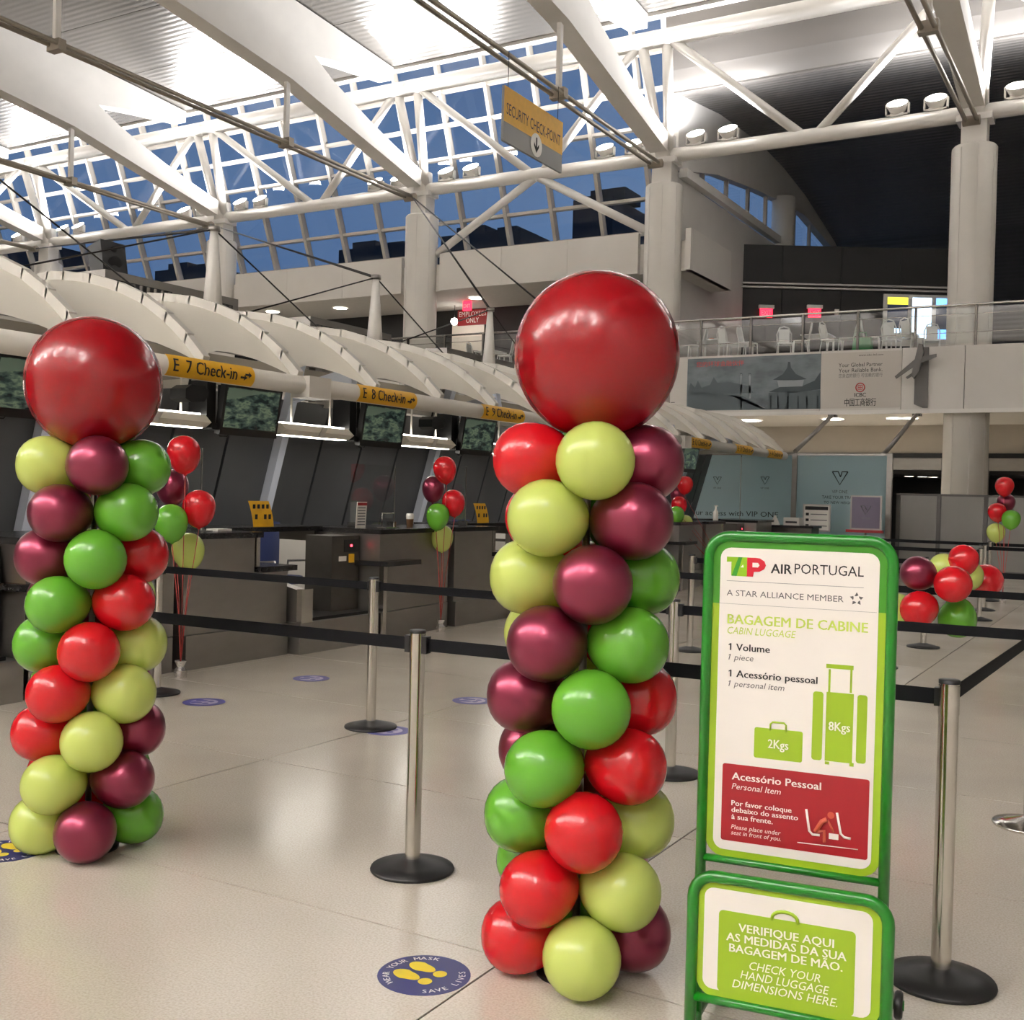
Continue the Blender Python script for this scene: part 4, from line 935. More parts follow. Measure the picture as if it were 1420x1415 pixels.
# small case
def rr_px(x0, y0, x1, y1, r):
    ym = (y0+y1)/2; xm_ = (x0+x1)/2; return rrect(uvU(x0, ym)[0], uvU(x1, ym)[0], uvU(xm_, y1)[1], uvU(xm_, y0)[1], r)
def place(pts, m, d, nm): return flat(UP, pts, d, .0005, nm, m, up_)
place(rr_px(1046, 1011.5, 1113, 1054, .006), 'lime_print', .0032, 'case_shape')
a = uvU(1079.5, 1008); hw = .022
MB().tube([UP(a[0]-hw, a[1]-.012, .004), UP(a[0]-hw, a[1]+.006, .004), UP(a[0]-hw+.006, a[1]+.012, .004), UP(a[0]+hw-.006, a[1]+.012, .004), UP(a[0]+hw, a[1]+.006, .004), UP(a[0]+hw, a[1]-.012, .004)], .0028, 6).build('case_handle', 'lime_print', up_)
# large case
for x0, x1, y0, y1, r in ((1126.5, 1141, 959, 1054, .008), (1145, 1183, 961, 1057, .001), (1188, 1202, 964, 1059, .008)): place(rr_px(x0, y0, x1, y1, r), 'lime_print', .0032, 'case_shape')
for x0, x1, y0, y1 in ((1146, 1184, 922, 928), (1149, 1152, 928, 960), (1179, 1182, 929, 961), (1144, 1150, 1056, 1060), (1178, 1184, 1058, 1063)): place(rr_px(x0, y0, x1, y1, .0005), 'lime_print', .0033, 'case_shape')
tu('8Kgs', 1149, 1013, 1179, 1015, 12, 'white_print', bold=True); tu('2Kgs', 1065, 1037.5, 1093.5, 1039.5, 12, 'white_print', bold=True)
# red block
ra = uvU(1002.5, 1061); rb = uvU(1203, 1189)
rz1 = (uvU(1003, 1060)[1]+uvU(1203, 1079)[1])/2; rz0 = (uvU(1003, 1167)[1]+uvU(1203, 1190)[1])/2
place(rrect(ra[0], rb[0], rz0, rz1, .007), 'red_print', .0032, 'red_block')
D1 = .0041
tu('Acess\u00f3rio Pessoal', 1015, 1082, 1139, 1094, 10, 'white_print', bold=True); tu('Personal Item', 1015, 1094.5, 1083, 1101, 8, 'white_print', italic=True)
tu('Por favor coloque', 1014.5, 1117.5, 1098, 1126, 7, 'white_print', bold=True); tu('debaixo do assento', 1014.5, 1127, 1107, 1136, 7, 'white_print', bold=True); tu('\u00e0 sua frente.', 1014.5, 1136, 1072, 1142, 7, 'white_print', bold=True)
tu('Please place under', 1014, 1150, 1083, 1157, 6, 'white_print', italic=True); tu('seat in front of you.', 1014, 1158, 1083, 1165, 6, 'white_print', italic=True)
def line_px(pts, r, m, nm): MB().tube([UP(*uvU(x, y), .0042) for x, y in pts], r, 6).build(nm, m, up_)
line_px([(1118.5, 1122), (1122.5, 1152), (1127, 1157), (1137, 1158)], .0036, 'white_print', 'seat_icon')
line_px([(1161, 1127), (1166, 1156), (1171, 1161), (1180, 1163)], .0036, 'white_print', 'seat_icon')
line_px([(1106, 1168), (1190, 1178)], .0012, 'white_print', 'floor_icon')
line_px([(1131, 1153), (1140, 1139), (1147, 1136)], .0075, 'person_print', 'person_icon'); line_px([(1133, 1153), (1143, 1152), (1143.5, 1168)], .005, 'person_print', 'person_icon')
line_px([(1148, 1137), (1154, 1149), (1156, 1154)], .003, 'person_print', 'person_icon')
hc = uvU(1152.5, 1130.5); place([(hc[0]+a, hc[1]+b) for a, b in circle(16, .0095)], 'person_print', .0046, 'person_icon')
place(rr_px(1149.5, 1156, 1163, 1164, .001), 'white_print', .0044, 'bag_icon')
# lower panel
LT = uvL(1095, 1232)[1]; LB = (uvL(965, 1392)[1]+uvL(1218, 1421)[1])/2
MB().tube(frame_path(LP, WU, .03, LT, .06), .0165, 14).build('lower_frame', 'green_tube', sgn)
MB().tube([LP(0, LB), LP(WU, LB)], .0125, 12).build('lower_cross_bar', 'green_tube', sgn)
lp_ = flat(LP, rrect(.014, WU-.014, LB+.008, LT-.012, .05), -.004, .006, 'lower_panel', 'lime_print', sgn)
flat(LP, rrect(.032, WU-.038, LB+.03, LT-.03, .026), .0026, .0006, 'white_sheet', 'sign_white', lp_)
c_a = uvL(997.5, 1266); c_b = uvL(1184, 1400); cz1 = (uvL(998, 1264)[1]+uvL(1184, 1289)[1])/2; cz0 = (uvL(998, 1378)[1]+uvL(1182, 1405)[1])/2
flat(LP, rrect(c_a[0], c_b[0], cz0, cz1, .012), .0032, .0005, 'case_shape', 'lime_print', lp_)
hcu = uvL(1089, 1262)[0]; MB().tube([LP(hcu+.034*math.cos(math.pi*i/10), cz1-.004+.026*math.sin(math.pi*i/10)**.7, .004) for i in range(11)], .005, 6).build('case_handle', 'lime_print', lp_)
cz = cz1-cz0; cm = (c_a[0]+c_b[0])/2; cw = c_b[0]-c_a[0]
for s, f, wf, bo in (('VERIFIQUE AQUI', .235, .70, True), ('AS MEDIDAS DA SUA', .37, .88, True), ('BAGAGEM DE M\u00c3O.', .505, .83, True), ('CHECK YOUR', .69, .52, False), ('HAND LUGGAGE', .82, .65, False), ('DIMENSIONS HERE.', .95, .77, False)):
    text('lettering', s, LP(cm, cz1-cz*f*.97, .0039), SR, SU, cz*.098, 'white_print', lp_, width=cw*wf, align='C', bold=bo, italic=not bo, lift=.0004)
# base frame: rails run back to the wheels
for u in (0, WU):
    MB().tube([LP(u, .06, 0), UP(u, .06, 0), UP(u, .06, -.40)], .0155, 10).build('base_rail', 'green_tube', sgn)
    w = UP(u+.03, .045, -.36)
    wh = MB().lathe([(0, -.012), (.036, -.012), (.042, -.006), (.042, .006), (.036, .012), (0, .012)], 18, SR, w).build('wheel', 'rubber', sgn)
    MB().lathe([(0, -.016), (.016, -.016), (.016, .016), (0, .016)], 12, SR, w).build('hub', 'green_tube', wh)
MB().tube([UP(0, .06, -.40), UP(WU, .06, -.40)], .0155, 10).build('base_rail', 'green_tube', sgn)
for u in (0, WU):
    for P in (UP, LP): MB().lathe([(0, 0), (.022, 0), (.022, .03), (0, .03)], 12, org=P(u, 0)).build('foot', 'rubber', sgn)
# ================================================================== FROSTED LOUNGE WALL
vg = thing('frosted_partition', 'frosted glass lounge wall with thin V logos beyond the canopy end', 'partition', (-8, 26.5, 0)); VY = 26.5; VZ = 2.68
edges = [-12.6, -11.25, -10.1, -8.9, -7.62]
for a, b in zip(edges, edges[1:]): MB().box(a+.012, b-.012, VY-.01, VY+.01, .06, VZ).build('glass_panel', 'frosted', vg)
MB().box(-7.5, -5.42, VY-.01, VY+.01, .06, VZ).build('glass_panel', 'frosted', vg)
for xx in (-7.56, -5.36): MB().box(xx-.06, xx+.06, VY-.06, VY+.06, 0, VZ+.04).build('post', 'steel', vg)
MB().box(-12.6, -5.3, VY-.03, VY+.03, VZ, VZ+.05).build('top_rail', 'steel', vg); MB().box(-12.6, -5.3, VY-.03, VY+.03, 0, .06).build('bottom_rail', 'steel', vg)
def vlogo(cx, cz, w, nm):
    y = VY-.013
    for pts in ([(-.5, .5), (0, -.45), (.5, .5)], [(-.5, .5), (-.12, .5), (.03, .12)], [(.5, .5), (.12, .5), (.03, .12)]):
        MB().tube([(cx+a*w, y, cz+b*w*.9) for a, b in pts], w*.035, 5).build('logo', 'ink', vg)
    text('lettering', nm, (cx, y, cz-w*.95), (1, 0, 0), (0, 0, 1), w*.2, 'ink_grey', vg, align='C', width=w*1.0)
for pxx, pyy, w in ((995, 667, .21), (1061, 667, .21), (1165, 664, .36)):
    p = aty(pxx, pyy, VY); vlogo(p.x, p.z, w, 'VIP ONE')
p0 = aty(945, 713, VY-.014); p1 = aty(1079, 718, VY-.014)
text('lettering', 'up your access with VIP ONE', (p0.x-.1, VY-.012, (p0.z+p1.z)/2), (1, 0, 0), (0, 0, 1), .125, 'ink', vg, width=p1.x-p0.x+.1)
p0 = aty(1029, 729, VY-.014); p1 = aty(1079, 729, VY-.014)
text('lettering', 'flyvipone.com', (p0.x, VY-.012, p0.z), (1, 0, 0), (0, 0, 1), .1, 'ink_grey', vg, width=p1.x-p0.x)
p = aty(1165, 692, VY); text('lettering', 'TAKE YOUR TRAVEL', (p.x, VY-.012, p.z), (1, 0, 0), (0, 0, 1), .07, 'ink', vg, align='C', width=.85); text('lettering', 'TO NEW HEIGHTS', (p.x, VY-.012, p.z-.12), (1, 0, 0), (0, 0, 1), .06, 'ink', vg, align='C', width=.75)
# poster stands before it
def poster(px0, px1, pyt, pyb, Y, label, body, red):
    a = aty(px0, pyt, Y); b = aty(px1, pyb, Y); t = thing('poster_stand', label, 'poster stand', ((a.x+b.x)/2, Y, 0))
    MB().box(a.x, b.x, Y-.02, Y+.02, b.z, a.z).build('frame', 'poster_frame', t)
    sh = MB().box(a.x+.035, b.x-.035, Y-.024, Y-.02, b.z+.035, a.z-.035).build('sheet', body, t)
    m_ = (a.x+b.x)/2
    MB().tube([(m_, Y, .03), (m_, Y, b.z)], .025, 8).build('pole', 'steel', t); MB().lathe([(0, 0), (.2, 0), (.2, .02), (.03, .04), (0, .04)], 20, org=(m_, Y, 0)).build('base', 'steel_dark', t)
    return t, a, b, Y, m_, sh
t, a, b, Y, m_, sh = poster(1114, 1151, 699, 738, 25.3, 'white notice board stand with a dark heading by the frosted glass', 'paper', False)
MB().box(a.x+.05, b.x-.05, Y-.026, Y-.0245, a.z-.13, a.z-.05).build('heading', 'ink', sh)
for k in range(3):
    z = a.z-.2-.13*k; MB().box(a.x+.07, a.x+.14, Y-.026, Y-.0245, z-.06, z).build('icon', 'ink', sh); MB().box(a.x+.18, b.x-.07, Y-.026, Y-.0245, z-.04, z-.02).build('line', 'ink_soft', sh)
t, a, b, Y, m_, sh = poster(1180, 1222, 687, 736, 25.2, 'poster stand with a purple sheet and red foot by the frosted glass', 'poster_purple', True)
for pts in ([(-.11, .1), (0, -.1), (.11, .1)], [(-.11, .1), (-.03, .1), (.01, .02)]): MB().tube([(m_+u, Y-.026, (a.z+b.z)/2+.05+v) for u, v in pts], .008, 5).build('logo', 'ink_soft', sh)
text('lettering', 'VIP ONE', (m_, Y-.025, (a.z+b.z)/2-.14), (1, 0, 0), (0, 0, 1), .035, 'ink_soft', sh, align='C')
MB().box(a.x-.08, b.x+.04, Y-.06, Y+.06, b.z-.06, b.z).build('red_foot', 'red_print', t)
# things on the far desk: little printer and triangular card
q = thing('desk_printer', 'small white printer on the far service desk', 'printer', (-6.9, 24.2, 1.05))
pd = thing('service_desk', 'dark service desk in front of the frosted glass', 'desk', (-6.9, 24.3, 0))
MB().box(-7.4, -6.45, 24.0, 24.6, 0, 1.0).build('body', 'steel_dark', pd); MB().box(-7.45, -6.4, 23.95, 24.65, 1.0, 1.05).build('top', 'granite', pd)
MB().box(-7.1, -6.75, 24.1, 24.4, 1.05, 1.22).build('body', 'printer', q); MB().box(-7.05, -6.8, 24.09, 24.1, 1.1, 1.14).build('slot', 'black', q)
q = thing('tent_card', 'white triangular card on the far service desk', 'card', (-7.3, 24.15, 1.05)); MB().prism([(-7.4, 24.1, 1.05), (-7.2, 24.1, 1.05), (-7.3, 24.1, 1.26)], (0, .1, 0)).build('card', 'paper', q)
# grey partition and its panels
pt = thing('grey_partition', 'row of grey partition panels in dark frames before the column', 'partition', (-3, 27, 0)); xs_ = [-5.25, -4.35, -3.35, -1.95, -.4, 1.2]
for a, b in zip(xs_, xs_[1:]): MB().box(a+.05, b-.05, 27.0, 27.05, .12, 1.78).build('panel', 'partition', pt)
for xx in xs_: MB().box(xx-.04, xx+.04, 26.98, 27.07, 0, 1.83).build('post', 'partition_frame', pt)
MB().box(xs_[0], xs_[-1], 26.99, 27.06, 1.78, 1.83).build('top_rail', 'partition_frame', pt); MB().box(xs_[0], xs_[-1], 26.99, 27.06, .06, .12).build('bottom_rail', 'partition_frame', pt)
# lamps in the balcony soffit and in the dark room behind the openings
def downlight(p, r, label, grp, power=0, z=None):
    t = thing('downlight', label, 'downlight', p, group=grp)
    MB().lathe([(r*1.15, -.02), (r*1.15, .0), (r, -.012), (r, -.02)], 20, org=p).build('trim_ring', 'white_paint', t); MB().lathe([(r, -.014), (0, -.014)], 20, org=p).build('lens', 'downlight', t)
    if power:
        la = bpy.data.lights.new('spot', 'SPOT'); la.energy = power; la.color = (1, .95, .88); la.spot_size = math.radians(120); la.spot_blend = .8; la.shadow_soft_size = r
        o = bpy.data.objects.new(light_name('downlight_beam', p), la); COL.objects.link(o); o.parent = t; o.matrix_basis = Matrix.Translation((0, 0, -.05))
for x_, y_, r_ in ((1040, 580, .33), (1155, 578, .30), (1240, 577, .2), (1262, 577, .2)): downlight(tuple(atz(x_, y_+3, 3.955)), r_, 'bright oval downlight under the balcony beside the lounge', 'downlights under the balcony', 350)
for x_, y_ in ((378, 432), (472, 427), (660, 413)): downlight(tuple(atz(x_, y_, 8.125)), .24, 'round downlight in the soffit of the upper white band', 'downlights in the upper soffit', 50)
for i_, x_ in enumerate((1261, 1279, 1294)):
    p = aty(x_, 657+i_*2, 37.5+i_*.4); downlight((p.x, p.y, 2.5), .14, 'small downlight glowing inside the dark doorway', 'lamps in the dark doorway')
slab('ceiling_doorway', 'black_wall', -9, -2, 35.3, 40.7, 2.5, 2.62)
# leaning steel struts under the balcony
for pa, pb, lab in (((1155, 570), (1103, 626), 'leaning steel strut beside the canopy end'), ((1272, 572), (1224, 632), 'leaning steel strut below the airplane sculpture')):
    a = aty(*pa, 29.3); b = aty(*pb, 26.56); a.z = 3.86
    t = thing('strut', lab, 'strut', b); MB().tube([b, a], .055, 10).build('rod', 'steel', t); MB().obox(a-V3((0, 0, .03)), (.1, 0, 0), (0, .1, 0), (0, 0, .03)).build('foot_plate', 'steel_dark', t)
# ================================================================== BALCONY RAIL AND FOOD COURT
rl = thing('balcony_railing', 'balcony railing of dark posts, steel handrail and clear glass panels', 'railing', (-8, BY+.1, 5.52))
ry = BY+.06; rx = [-56+1.42*k for k in range(50)]; rx = [v for v in rx if v < 13.8]; off = aty(972, 470, ry).x; sh_ = (off-rx[0]) % 1.42; rx = [v+sh_ for v in rx]
rx = [v for v in rx if v > -27]
MB().tube([(rx[0], ry, 6.53), (rx[-1], ry, 6.53)], .03, 10).build('handrail', 'chrome', rl); MB().tube([(rx[0], ry, 6.3), (rx[-1], ry, 6.3)], .009, 6).build('wire', 'chrome', rl); MB().tube([(rx[0], ry, 5.85), (rx[-1], ry, 5.85)], .009, 6).build('wire', 'chrome', rl)
for v in rx: MB().box(v-.03, v+.03, ry-.03, ry+.03, 5.5, 6.52).build('post', 'steel_dark', rl)
for a, b in zip(rx, rx[1:]): MB().add([(a+.05, ry, 5.58), (b-.05, ry, 5.58), (b-.05, ry, 6.46), (a+.05, ry, 6.46)], [(0, 1, 2, 3)]).build('glass_panel', 'rail_glass', rl)
FZ = 5.525
def make_chair():
    t = thing('cafe_chair', 'white', 'chair', (0, 0, FZ), group='cafe chairs on the balcony')
    def bl(m, n, mt='chair_white'): o = bpy.data.objects.new(n, m.mesh(n, mt)); COL.objects.link(o); o.parent = t
    bl(MB().box(-.21, .21, -.2, .2, .43, .46), 'seat')
    for sx in (-1, 1):
        bl(MB().tube([(sx*.19, -.19, .43), (sx*.2, -.21, 0)], .016, 6), 'leg'); bl(MB().tube([(sx*.18, .18, .43), (sx*.2, .24, 0)], .016, 6), 'leg')
    bl(MB().tube([(-.19, .19, .45), (-.2, .26, .75), (-.13, .28, .93), (0, .285, .97), (.13, .28, .93), (.2, .26, .75), (.19, .19, .45)], .018, 6), 'back_frame')
    bl(MB().grid(lambda u, v: (-.15+.3*u, .21+.07*v, .5+.4*v), 2, 3), 'backrest')
    return t
ch0 = make_chair(); used = [0]
def chair(x, y, rz, label):
    if not used[0]: o = ch0; used[0] = 1; o.location = (x, y, FZ); o.rotation_euler = (0, 0, rz); o['label'] = label
    else: copy_tree(ch0, (x, y, FZ), rz, label=label)
def make_table(x, y, label, food=False):
    t = thing('cafe_table', label, 'table', (x, y, FZ), group='cafe tables on the balcony')
    MB().box(x-.4, x+.4, y-.4, y+.4, FZ+.71, FZ+.74).build('top', 'chair_white', t)
    for a in (-.34, .34):
        for b in (-.34, .34): MB().tube([(x+a, y+b, FZ), (x+a, y+b, FZ+.71)], .02, 6).build('leg', 'chair_white', t)
    if food:
        q = thing('food_tray', 'tray of food left on the cafe table by the banner', 'tray', (x, y, FZ+.74)); MB().box(x-.15, x+.15, y-.12, y+.12, FZ+.74, FZ+.76).build('tray', 'paper', q); MB().lathe([(0, 0), (.09, 0), (.08, .05), (0, .07)], 10, org=(x-.03, y, FZ+.76)).build('food', 'food', q)
def rx_at(px_, py_, Y): return aty(px_, py_, Y).x
CHL = [(966, 30.3, -1.4, 'white cafe chair facing the table with a food tray'), (1010, 30.5, 2.6, 'white cafe chair turned away from the food tray table'), (1037, 30.2, 1.5, 'tall white cafe chair beside a dark railing post'), (1088, 30.7, .4, 'low white cafe chair behind the temple picture'), (1110, 30.4, -1.2, 'white cafe chair beside the table above the temple picture'),
       (1152, 30.4, 1.3, 'white cafe chair left of the green bag'), (1176, 30.3, -1.6, 'pale cafe chair with curved back next to the green bag'), (1208, 30.4, 1.7, 'pale cafe chair on the other side of the green bag'), (1236, 31.0, 3.0, 'white cafe chair in front of the menu screens'), (1264, 30.8, 2.5, 'white cafe chair above the airplane sculpture'), (1292, 31.5, .2, 'white cafe chair beyond the airplane sculpture'), (660, 30.6, 1.6, 'white cafe chair below the employees only sign'), (700, 30.4, -1.2, 'white cafe chair next to the big red balloon')]
for x_, Y_, rz, lab in CHL: chair(rx_at(x_, 490, Y_), Y_, rz, lab)
for x_, Y_, lab, fd in ((988, 31.4, 'white cafe table with a food tray', True), (1024, 32.4, 'white cafe table behind two turned chairs', False), (1134, 31.4, 'white cafe table above the temple picture', False), (1250, 32.0, 'white cafe table in front of the menu screens', False), (680, 31.4, 'white cafe table below the employees only sign', False)): make_table(rx_at(x_, 480, Y_), Y_, lab, fd)
bg = thing('green_bag', 'green bag standing on the balcony floor between cafe chairs', 'bag', (rx_at(1196, 485, 30.0), 30.0, FZ)); bx_ = bg.location.x
MB().prism([(bx_-.25, 29.85, FZ), (bx_+.25, 29.85, FZ), (bx_+.22, 29.85, FZ+.42), (bx_-.2, 29.85, FZ+.42)], (0, .3, 0)).build('bag', 'bag_green', bg); MB().tube([(bx_-.1, 30, FZ+.4), (bx_-.08, 30, FZ+.55), (bx_+.08, 30, FZ+.55), (bx_+.1, 30, FZ+.4)], .012, 6).build('handle', 'bag_green', bg)
# exit signs, light strip and screens on the black wall
def on_black(px_, py_):
    d = ray(px_, py_); p0_ = bwp(0, 0, .13); return CO+d*((p0_-CO).dot(nv)/d.dot(nv))
for px_, lab in ((1062, 'glowing red exit sign above the table end of the balcony'), (1129, 'glowing red exit sign closer to the menu screens')):
    p = on_black(px_, 431); t = thing('exit_sign', lab, 'exit sign', p+nv*.06)
    MB().obox(p+V3((0, 0, .12))+nv*.06, dv*.26, nv*.06, (0, 0, .06)).build('canopy', 'white_paint', t); MB().obox(p+nv*.06+V3((0, 0, -.09)), dv*.21, nv*.025, (0, 0, .15)).build('plate', 'exit_red', t)
    text('lettering', 'EXIT', p+nv*.087+V3((0, 0, -.16)), dv, (0, 0, 1), .15, 'white_print', t, align='C', width=.34)
p = on_black(998, 362); t = thing('wall_lamp', 'slim ivory wall lamp on the black wall', 'lamp', p); MB().obox(p+nv*.03, dv*.07, nv*.04, (0, 0, .5)).build('body', 'canopy_paint', t); MB().obox(p+nv*.08, dv*.03, nv*.01, (0, 0, .46)).build('lens', 'lamp_white', t)
for i_, (px_, py_) in enumerate(((1009, 431), (1160, 433))):
    p = on_black(px_, py_); t = thing('wall_box', ['small white box on the black wall before the first exit sign', 'small white box on the black wall past the second exit sign'][i_], 'fixture', p); MB().obox(p+nv*.03, dv*.07, nv*.03, (0, 0, .09)).build('body', 'paper', t)
mf = on_black(1225, 408); me_ = on_black(1316, 412); t = thing('menu_board', 'row of three lit menu screens in a white frame beside the column', 'menu screens', mf+nv*.1)
wid = (me_-mf).dot(dv); hh = mf.z-on_black(1228, 480).z
MB().obox(mf+dv*wid/2+nv*.02-V3((0, 0, hh/2)), dv*wid/2, nv*.03, (0, 0, hh/2)).build('frame', 'wall_white', t)
for (a, b, cols) in ((.06, .37, ('screen_yellow', 'screen_dark', 'screen_pale')), (.44, .73, ('screen_pale', 'screen_pale', 'screen_pale')), (.80, 1.0, ('screen_blue', 'screen_dark', 'screen_blue'))):
    for j, c_ in enumerate(cols):
        f0, f1 = ((.06, .2), (.2, .66), (.66, .84))[j]; MB().obox(mf+dv*wid*(a+b)/2+nv*.055-V3((0, 0, hh*(f0+f1)/2)), dv*wid*(b-a)/2, nv*.006, (0, 0, hh*(f1-f0)/2)).build('screen', c_, t)
# employees only sign, exit sign and white panel standing for a lit doorway on the rear wall of the upper level
RY_ = 33.43
a = aty(636, 428, RY_); b = aty(677, 450, RY_); t = thing('employees_sign', 'dark red sign reading employees only over a white doorway', 'sign', ((a.x+b.x)/2, RY_, b.z)); zt = min(a.z, 8.1)
MB().box(a.x, b.x, RY_-.05, RY_, b.z, zt).build('plate', 'employee_red', t)
text('lettering', 'EMPLOYEES', ((a.x+b.x)/2, RY_-.052, (b.z+zt)/2+.04), (1, 0, 0), (0, 0, 1), .17, 'white_print', t, align='C', width=(b.x-a.x)*.9); text('lettering', 'ONLY', ((a.x+b.x)/2, RY_-.052, b.z+.09), (1, 0, 0), (0, 0, 1), .17, 'white_print', t, align='C', width=(b.x-a.x)*.42)
c = aty(628, 451, RY_); d_ = aty(671, 500, RY_); t = thing('lit_doorway', 'white panel standing for the lit doorway below the employees only sign', 'door', ((c.x+d_.x)/2, RY_, 5.5))
MB().box(c.x, d_.x, RY_-.04, RY_, 5.5, c.z).build('lit_room_panel', 'lamp_white', t); MB().box(d_.x-.5, d_.x-.1, RY_-.3, RY_-.05, 5.5, 6.6).build('cabinet', 'steel_dark', t)  # white colour of the panel stands in for the lit room beyond
p = aty(648, 427, 32.0); t = thing('exit_sign', 'glowing red exit sign hanging before the employees only sign', 'exit sign', (p.x, 32, 7.85)); MB().box(p.x-.16, p.x+.16, 31.97, 32.03, 7.8, 8.12).build('plate', 'exit_red', t); text('lettering', 'EXIT', (p.x, 31.968, 7.9), (1, 0, 0), (0, 0, 1), .12, 'white_print', t, align='C', width=.26)
p = aty(630, 446, 32.5); t = thing('globe_lamp', 'bright round lamp beside the employees only sign', 'lamp', p); MB().lathe([(0, -.13), (.09, -.09), (.13, 0), (.09, .09), (0, .13)], 14, org=p).build('globe', 'downlight', t); MB().tube([p+V3((0, 0, .12)), (p.x, p.y, 8.12)], .01, 5).build('cord', 'black', t)
# ================================================================== BANK BANNER AND AIRPLANE ON THE BALCONY FACE
y_ = BY-.012; bn = thing('bank_banner', 'wide bank banner with a grey temple drawing and white text panel', 'banner', (-8.5, BY, 4.02))
bx0, bx1, bx2, bz0, bz1 = -11.42, -7.72, -5.69, 4.02, 5.46
pic = MB().box(bx0, bx1, y_, BY, bz0, bz1).build('picture', 'banner_wash', bn); wp = MB().box(bx1, bx2, y_, BY, bz0, bz1).build('text_panel', 'banner_grey', bn)
def BP(px_, py_): q = aty(px_, py_, BY); return (q.x, y_-.001, q.z)
def bpoly(pts, m): MB().prism([BP(*p) for p in pts], (0, -.002, 0)).build('drawing', m, pic)
bpoly([(954, 569), (954, 547), (975, 545), (1003, 547), (1030, 549), (1060, 567)], 'banner_mid')
bpoly([(1012, 549), (1022, 549), (1062, 566), (1052, 566)], 'banner_light')
bpoly([(954, 546), (958, 531), (964, 538), (968, 528), (973, 538), (985, 534), (990, 523), (995, 531), (1012, 530), (1040, 536), (1045, 545), (1000, 547)], 'banner_mid')
bpoly([(1072, 527), (1086, 519), (1092, 510), (1093, 502), (1096, 502), (1097, 510), (1104, 519), (1119, 526), (1100, 528)], 'banner_ink')
bpoly([(1078, 528), (1115, 527), (1113, 536), (1080, 537)], 'banner_light'); bpoly([(1066, 544), (1082, 537), (1112, 536), (1130, 528), (1138, 516), (1138, 540), (1100, 545)], 'banner_ink')
bpoly([(1066, 545), (1138, 541), (1138, 567), (1066, 568)], 'banner_mid')
for x_ in (1068, 1078, 1092, 1106, 1118, 1133): bpoly([(x_, 549), (x_+2, 549), (x_+2, 567), (x_, 567)], 'banner_ink')
for x_, yt, yb in ((1028, 519, 567), (1040, 519, 553)): bpoly([(x_-1.2, yt), (x_+1.2, yt), (x_+1.2, yb), (x_-1.2, yb)], 'banner_light'); bpoly([(x_-1.6, yt-1), (x_+1.6, yt-1), (x_+1.6, yt+2), (x_-1.6, yt+2)], 'banner_ink')
p = BP(966, 509); q = BP(1032, 503); text('lettering', '\u60a8\u7684\u73af\u7403\u91d1\u878d\u4f19\u4f34', p, (1, 0, 0), (0, 0, 1), .11, 'banner_red', pic, width=q[0]-p[0], lift=.002)
def bt(s, x0, x1, yb_, cap, m='ink', **k): p = BP(x0, yb_+2); q = BP(x1, yb_-2); text('lettering', s, (p[0], p[1], (p[2]+q[2])/2), (1, 0, 0), (0, 0, 1), cap, m, wp, width=q[0]-p[0], lift=.002, **k)
bt('www.icbc-ltd.com', 1191, 1225, 493.5, .05); bt('Your Global Partner', 1163, 1224, 508.5, .10); bt('Your Reliable Bank.', 1163, 1224, 516, .10)
bt('\u60a8\u8eab\u8fb9\u7684\u94f6\u884c \u53ef\u4fe1\u8d56\u7684\u94f6\u884c', 1163, 1224, 523, .08, 'ink_grey'); bt('ICBC', 1185, 1201, 550.5, .10, bold=True); bt('\u4e2d\u56fd\u5de5\u5546\u94f6\u884c', 1171, 1215, 562.5, .15, bold=True)
c = V3(BP(1193, 537.5)); MB().tube([c+V3((.11*math.cos(i*2*math.pi/24), -.003, .11*math.sin(i*2*math.pi/24))) for i in range(24)], .014, 5, closed=True).build('emblem', 'banner_red', wp)
for u0, u1, v0, v1 in ((-.06, .06, .045, .06), (-.06, .06, -.06, -.045), (-.06, -.045, -.06, .06), (.045, .06, -.06, .06), (-.008, .008, -.06, .06), (-.06, .06, -.008, .008)): MB().box(c.x+u0, c.x+u1, c.y-.004, c.y, c.z+v0, c.z+v1).build('emblem', 'banner_red', wp)
bt2 = text('lettering', '\u94f6\u884c', (aty(916, 568, BY).x, BY-.014, 4.1), (1, 0, 0), (0, 0, 1), .15, 'ink', bn, bold=True)
ap = thing('airplane_sculpture', 'dark grey airplane cut-out climbing a grey plinth on the balcony face', 'sculpture', (-5.2, BY, 4.0))
def AP(px_, py_, d=0): q = aty(px_, py_, BY); return V3((q.x, BY-.08-d, q.z))
MB().prism([AP(1269, 526), AP(1268, 561), AP(1280, 566), AP(1287, 566), AP(1289, 482), AP(1279, 482)], (0, .025, 0)).build('plinth', 'plane_grey', ap)
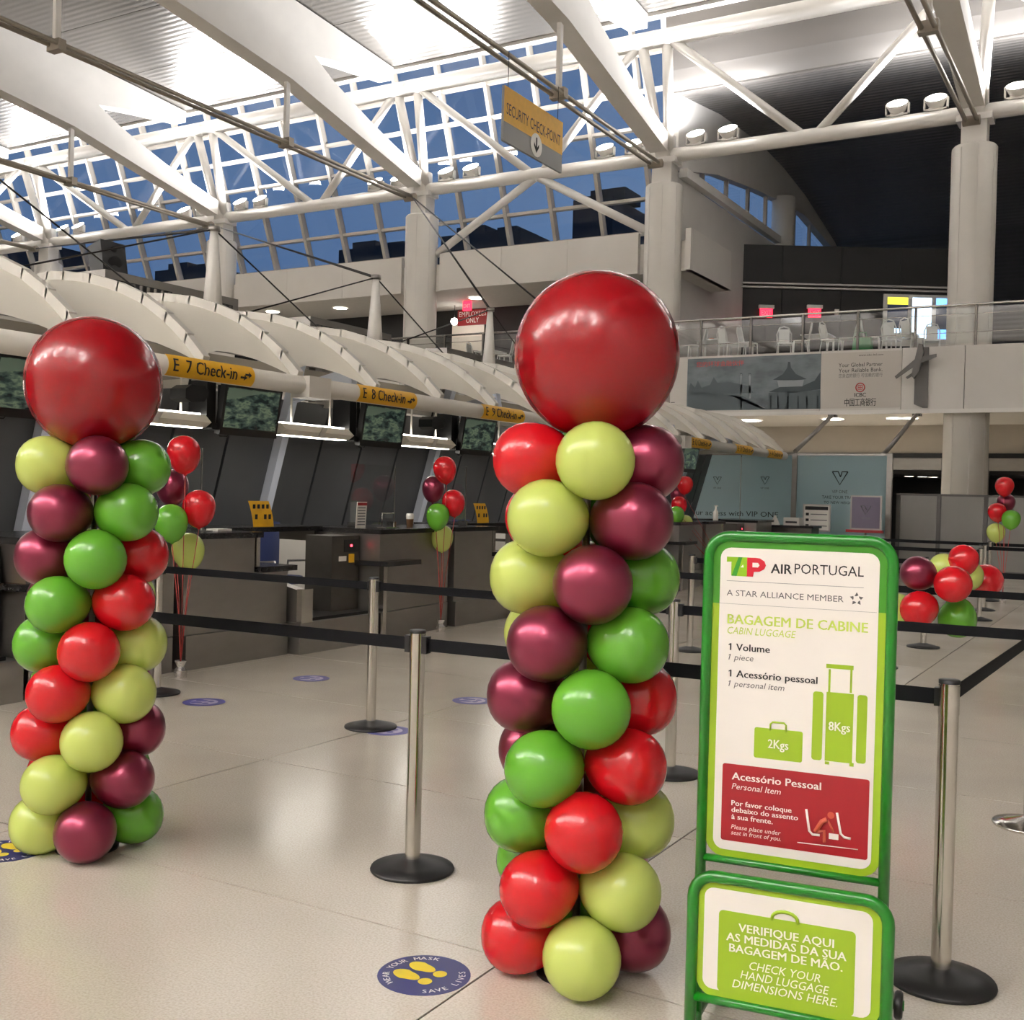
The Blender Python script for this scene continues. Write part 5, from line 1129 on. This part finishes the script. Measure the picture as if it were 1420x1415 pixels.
fz = MB().prism([AP(1279, 480, .3), AP(1284, 481, .3), AP(1286, 492, .3), AP(1278, 520, .3), AP(1272, 528, .3), AP(1269, 524, .3), AP(1274, 500, .3)], (0, -.12, 0)).build('fuselage', 'plane_grey', ap)
MB().prism([AP(1276, 499, .36), AP(1303, 494, .36), AP(1303, 498, .36), AP(1279, 508, .36)], (0, -.04, 0)).build('wing', 'plane_grey', ap); MB().prism([AP(1274, 501, .36), AP(1277, 508, .36), AP(1248, 528, .36), AP(1246, 525, .36)], (0, -.04, 0)).build('wing', 'plane_grey', ap)
MB().prism([AP(1271, 519, .36), AP(1276, 521, .36), AP(1263, 528, .36), AP(1261, 526, .36)], (0, -.04, 0)).build('tail_fin', 'plane_grey', ap)
MB().tube([AP(1279, 505, 0), AP(1279, 505, .32)], .03, 6).build('bracket', 'plane_grey', ap)
# ================================================================== HANGING SECURITY SIGN
sx = -12.35; a = atx(700, 123, sx); b = atx(779, 167, sx); c = atx(694, 198, sx); y0, y1 = (a.y+c.y)/2, b.y; z1 = (a.z+b.z)/2; z0 = z1-1.18
t = thing('security_sign', 'yellow and grey hanging sign reading security check-point with down arrow', 'sign', (sx, (y0+y1)/2, z0))
MB().box(sx-.03, sx+.03, y0, y1, z0, z1).build('board', 'sign_grey', t)
MB().box(sx+.03, sx+.034, y0, y1, z0+.42, z1).build('yellow_field', 'yellow_sign', t)
text('lettering', 'SECURITY CHECK-POINT', (sx+.035, y0+.1, z0+.60), (0, 1, 0), (0, 0, 1), .24, 'ink', t, width=(y1-y0)*.92)
yc = (y0+y1)/2+.1; MB().prism([(sx+.034, yc+u, z0+.3+v) for u, v in circle(24, .26)], (.004, 0, 0)).build('arrow_disc', 'white_print', t)
MB().prism([(sx+.038, yc+u, z0+.3+v) for u, v in ((-.025, .17), (.025, .17), (.025, -.05), (.11, .04), (.11, -.03), (0, -.17), (-.11, -.03), (-.11, .04), (-.025, -.05))], (.004, 0, 0)).build('arrow', 'ink', t)
for yy in (y0+.2, y1-.2): MB().tube([(sx, yy, z1), (sx, yy, 11.1)], .008, 5).build('wire', 'cable', t)
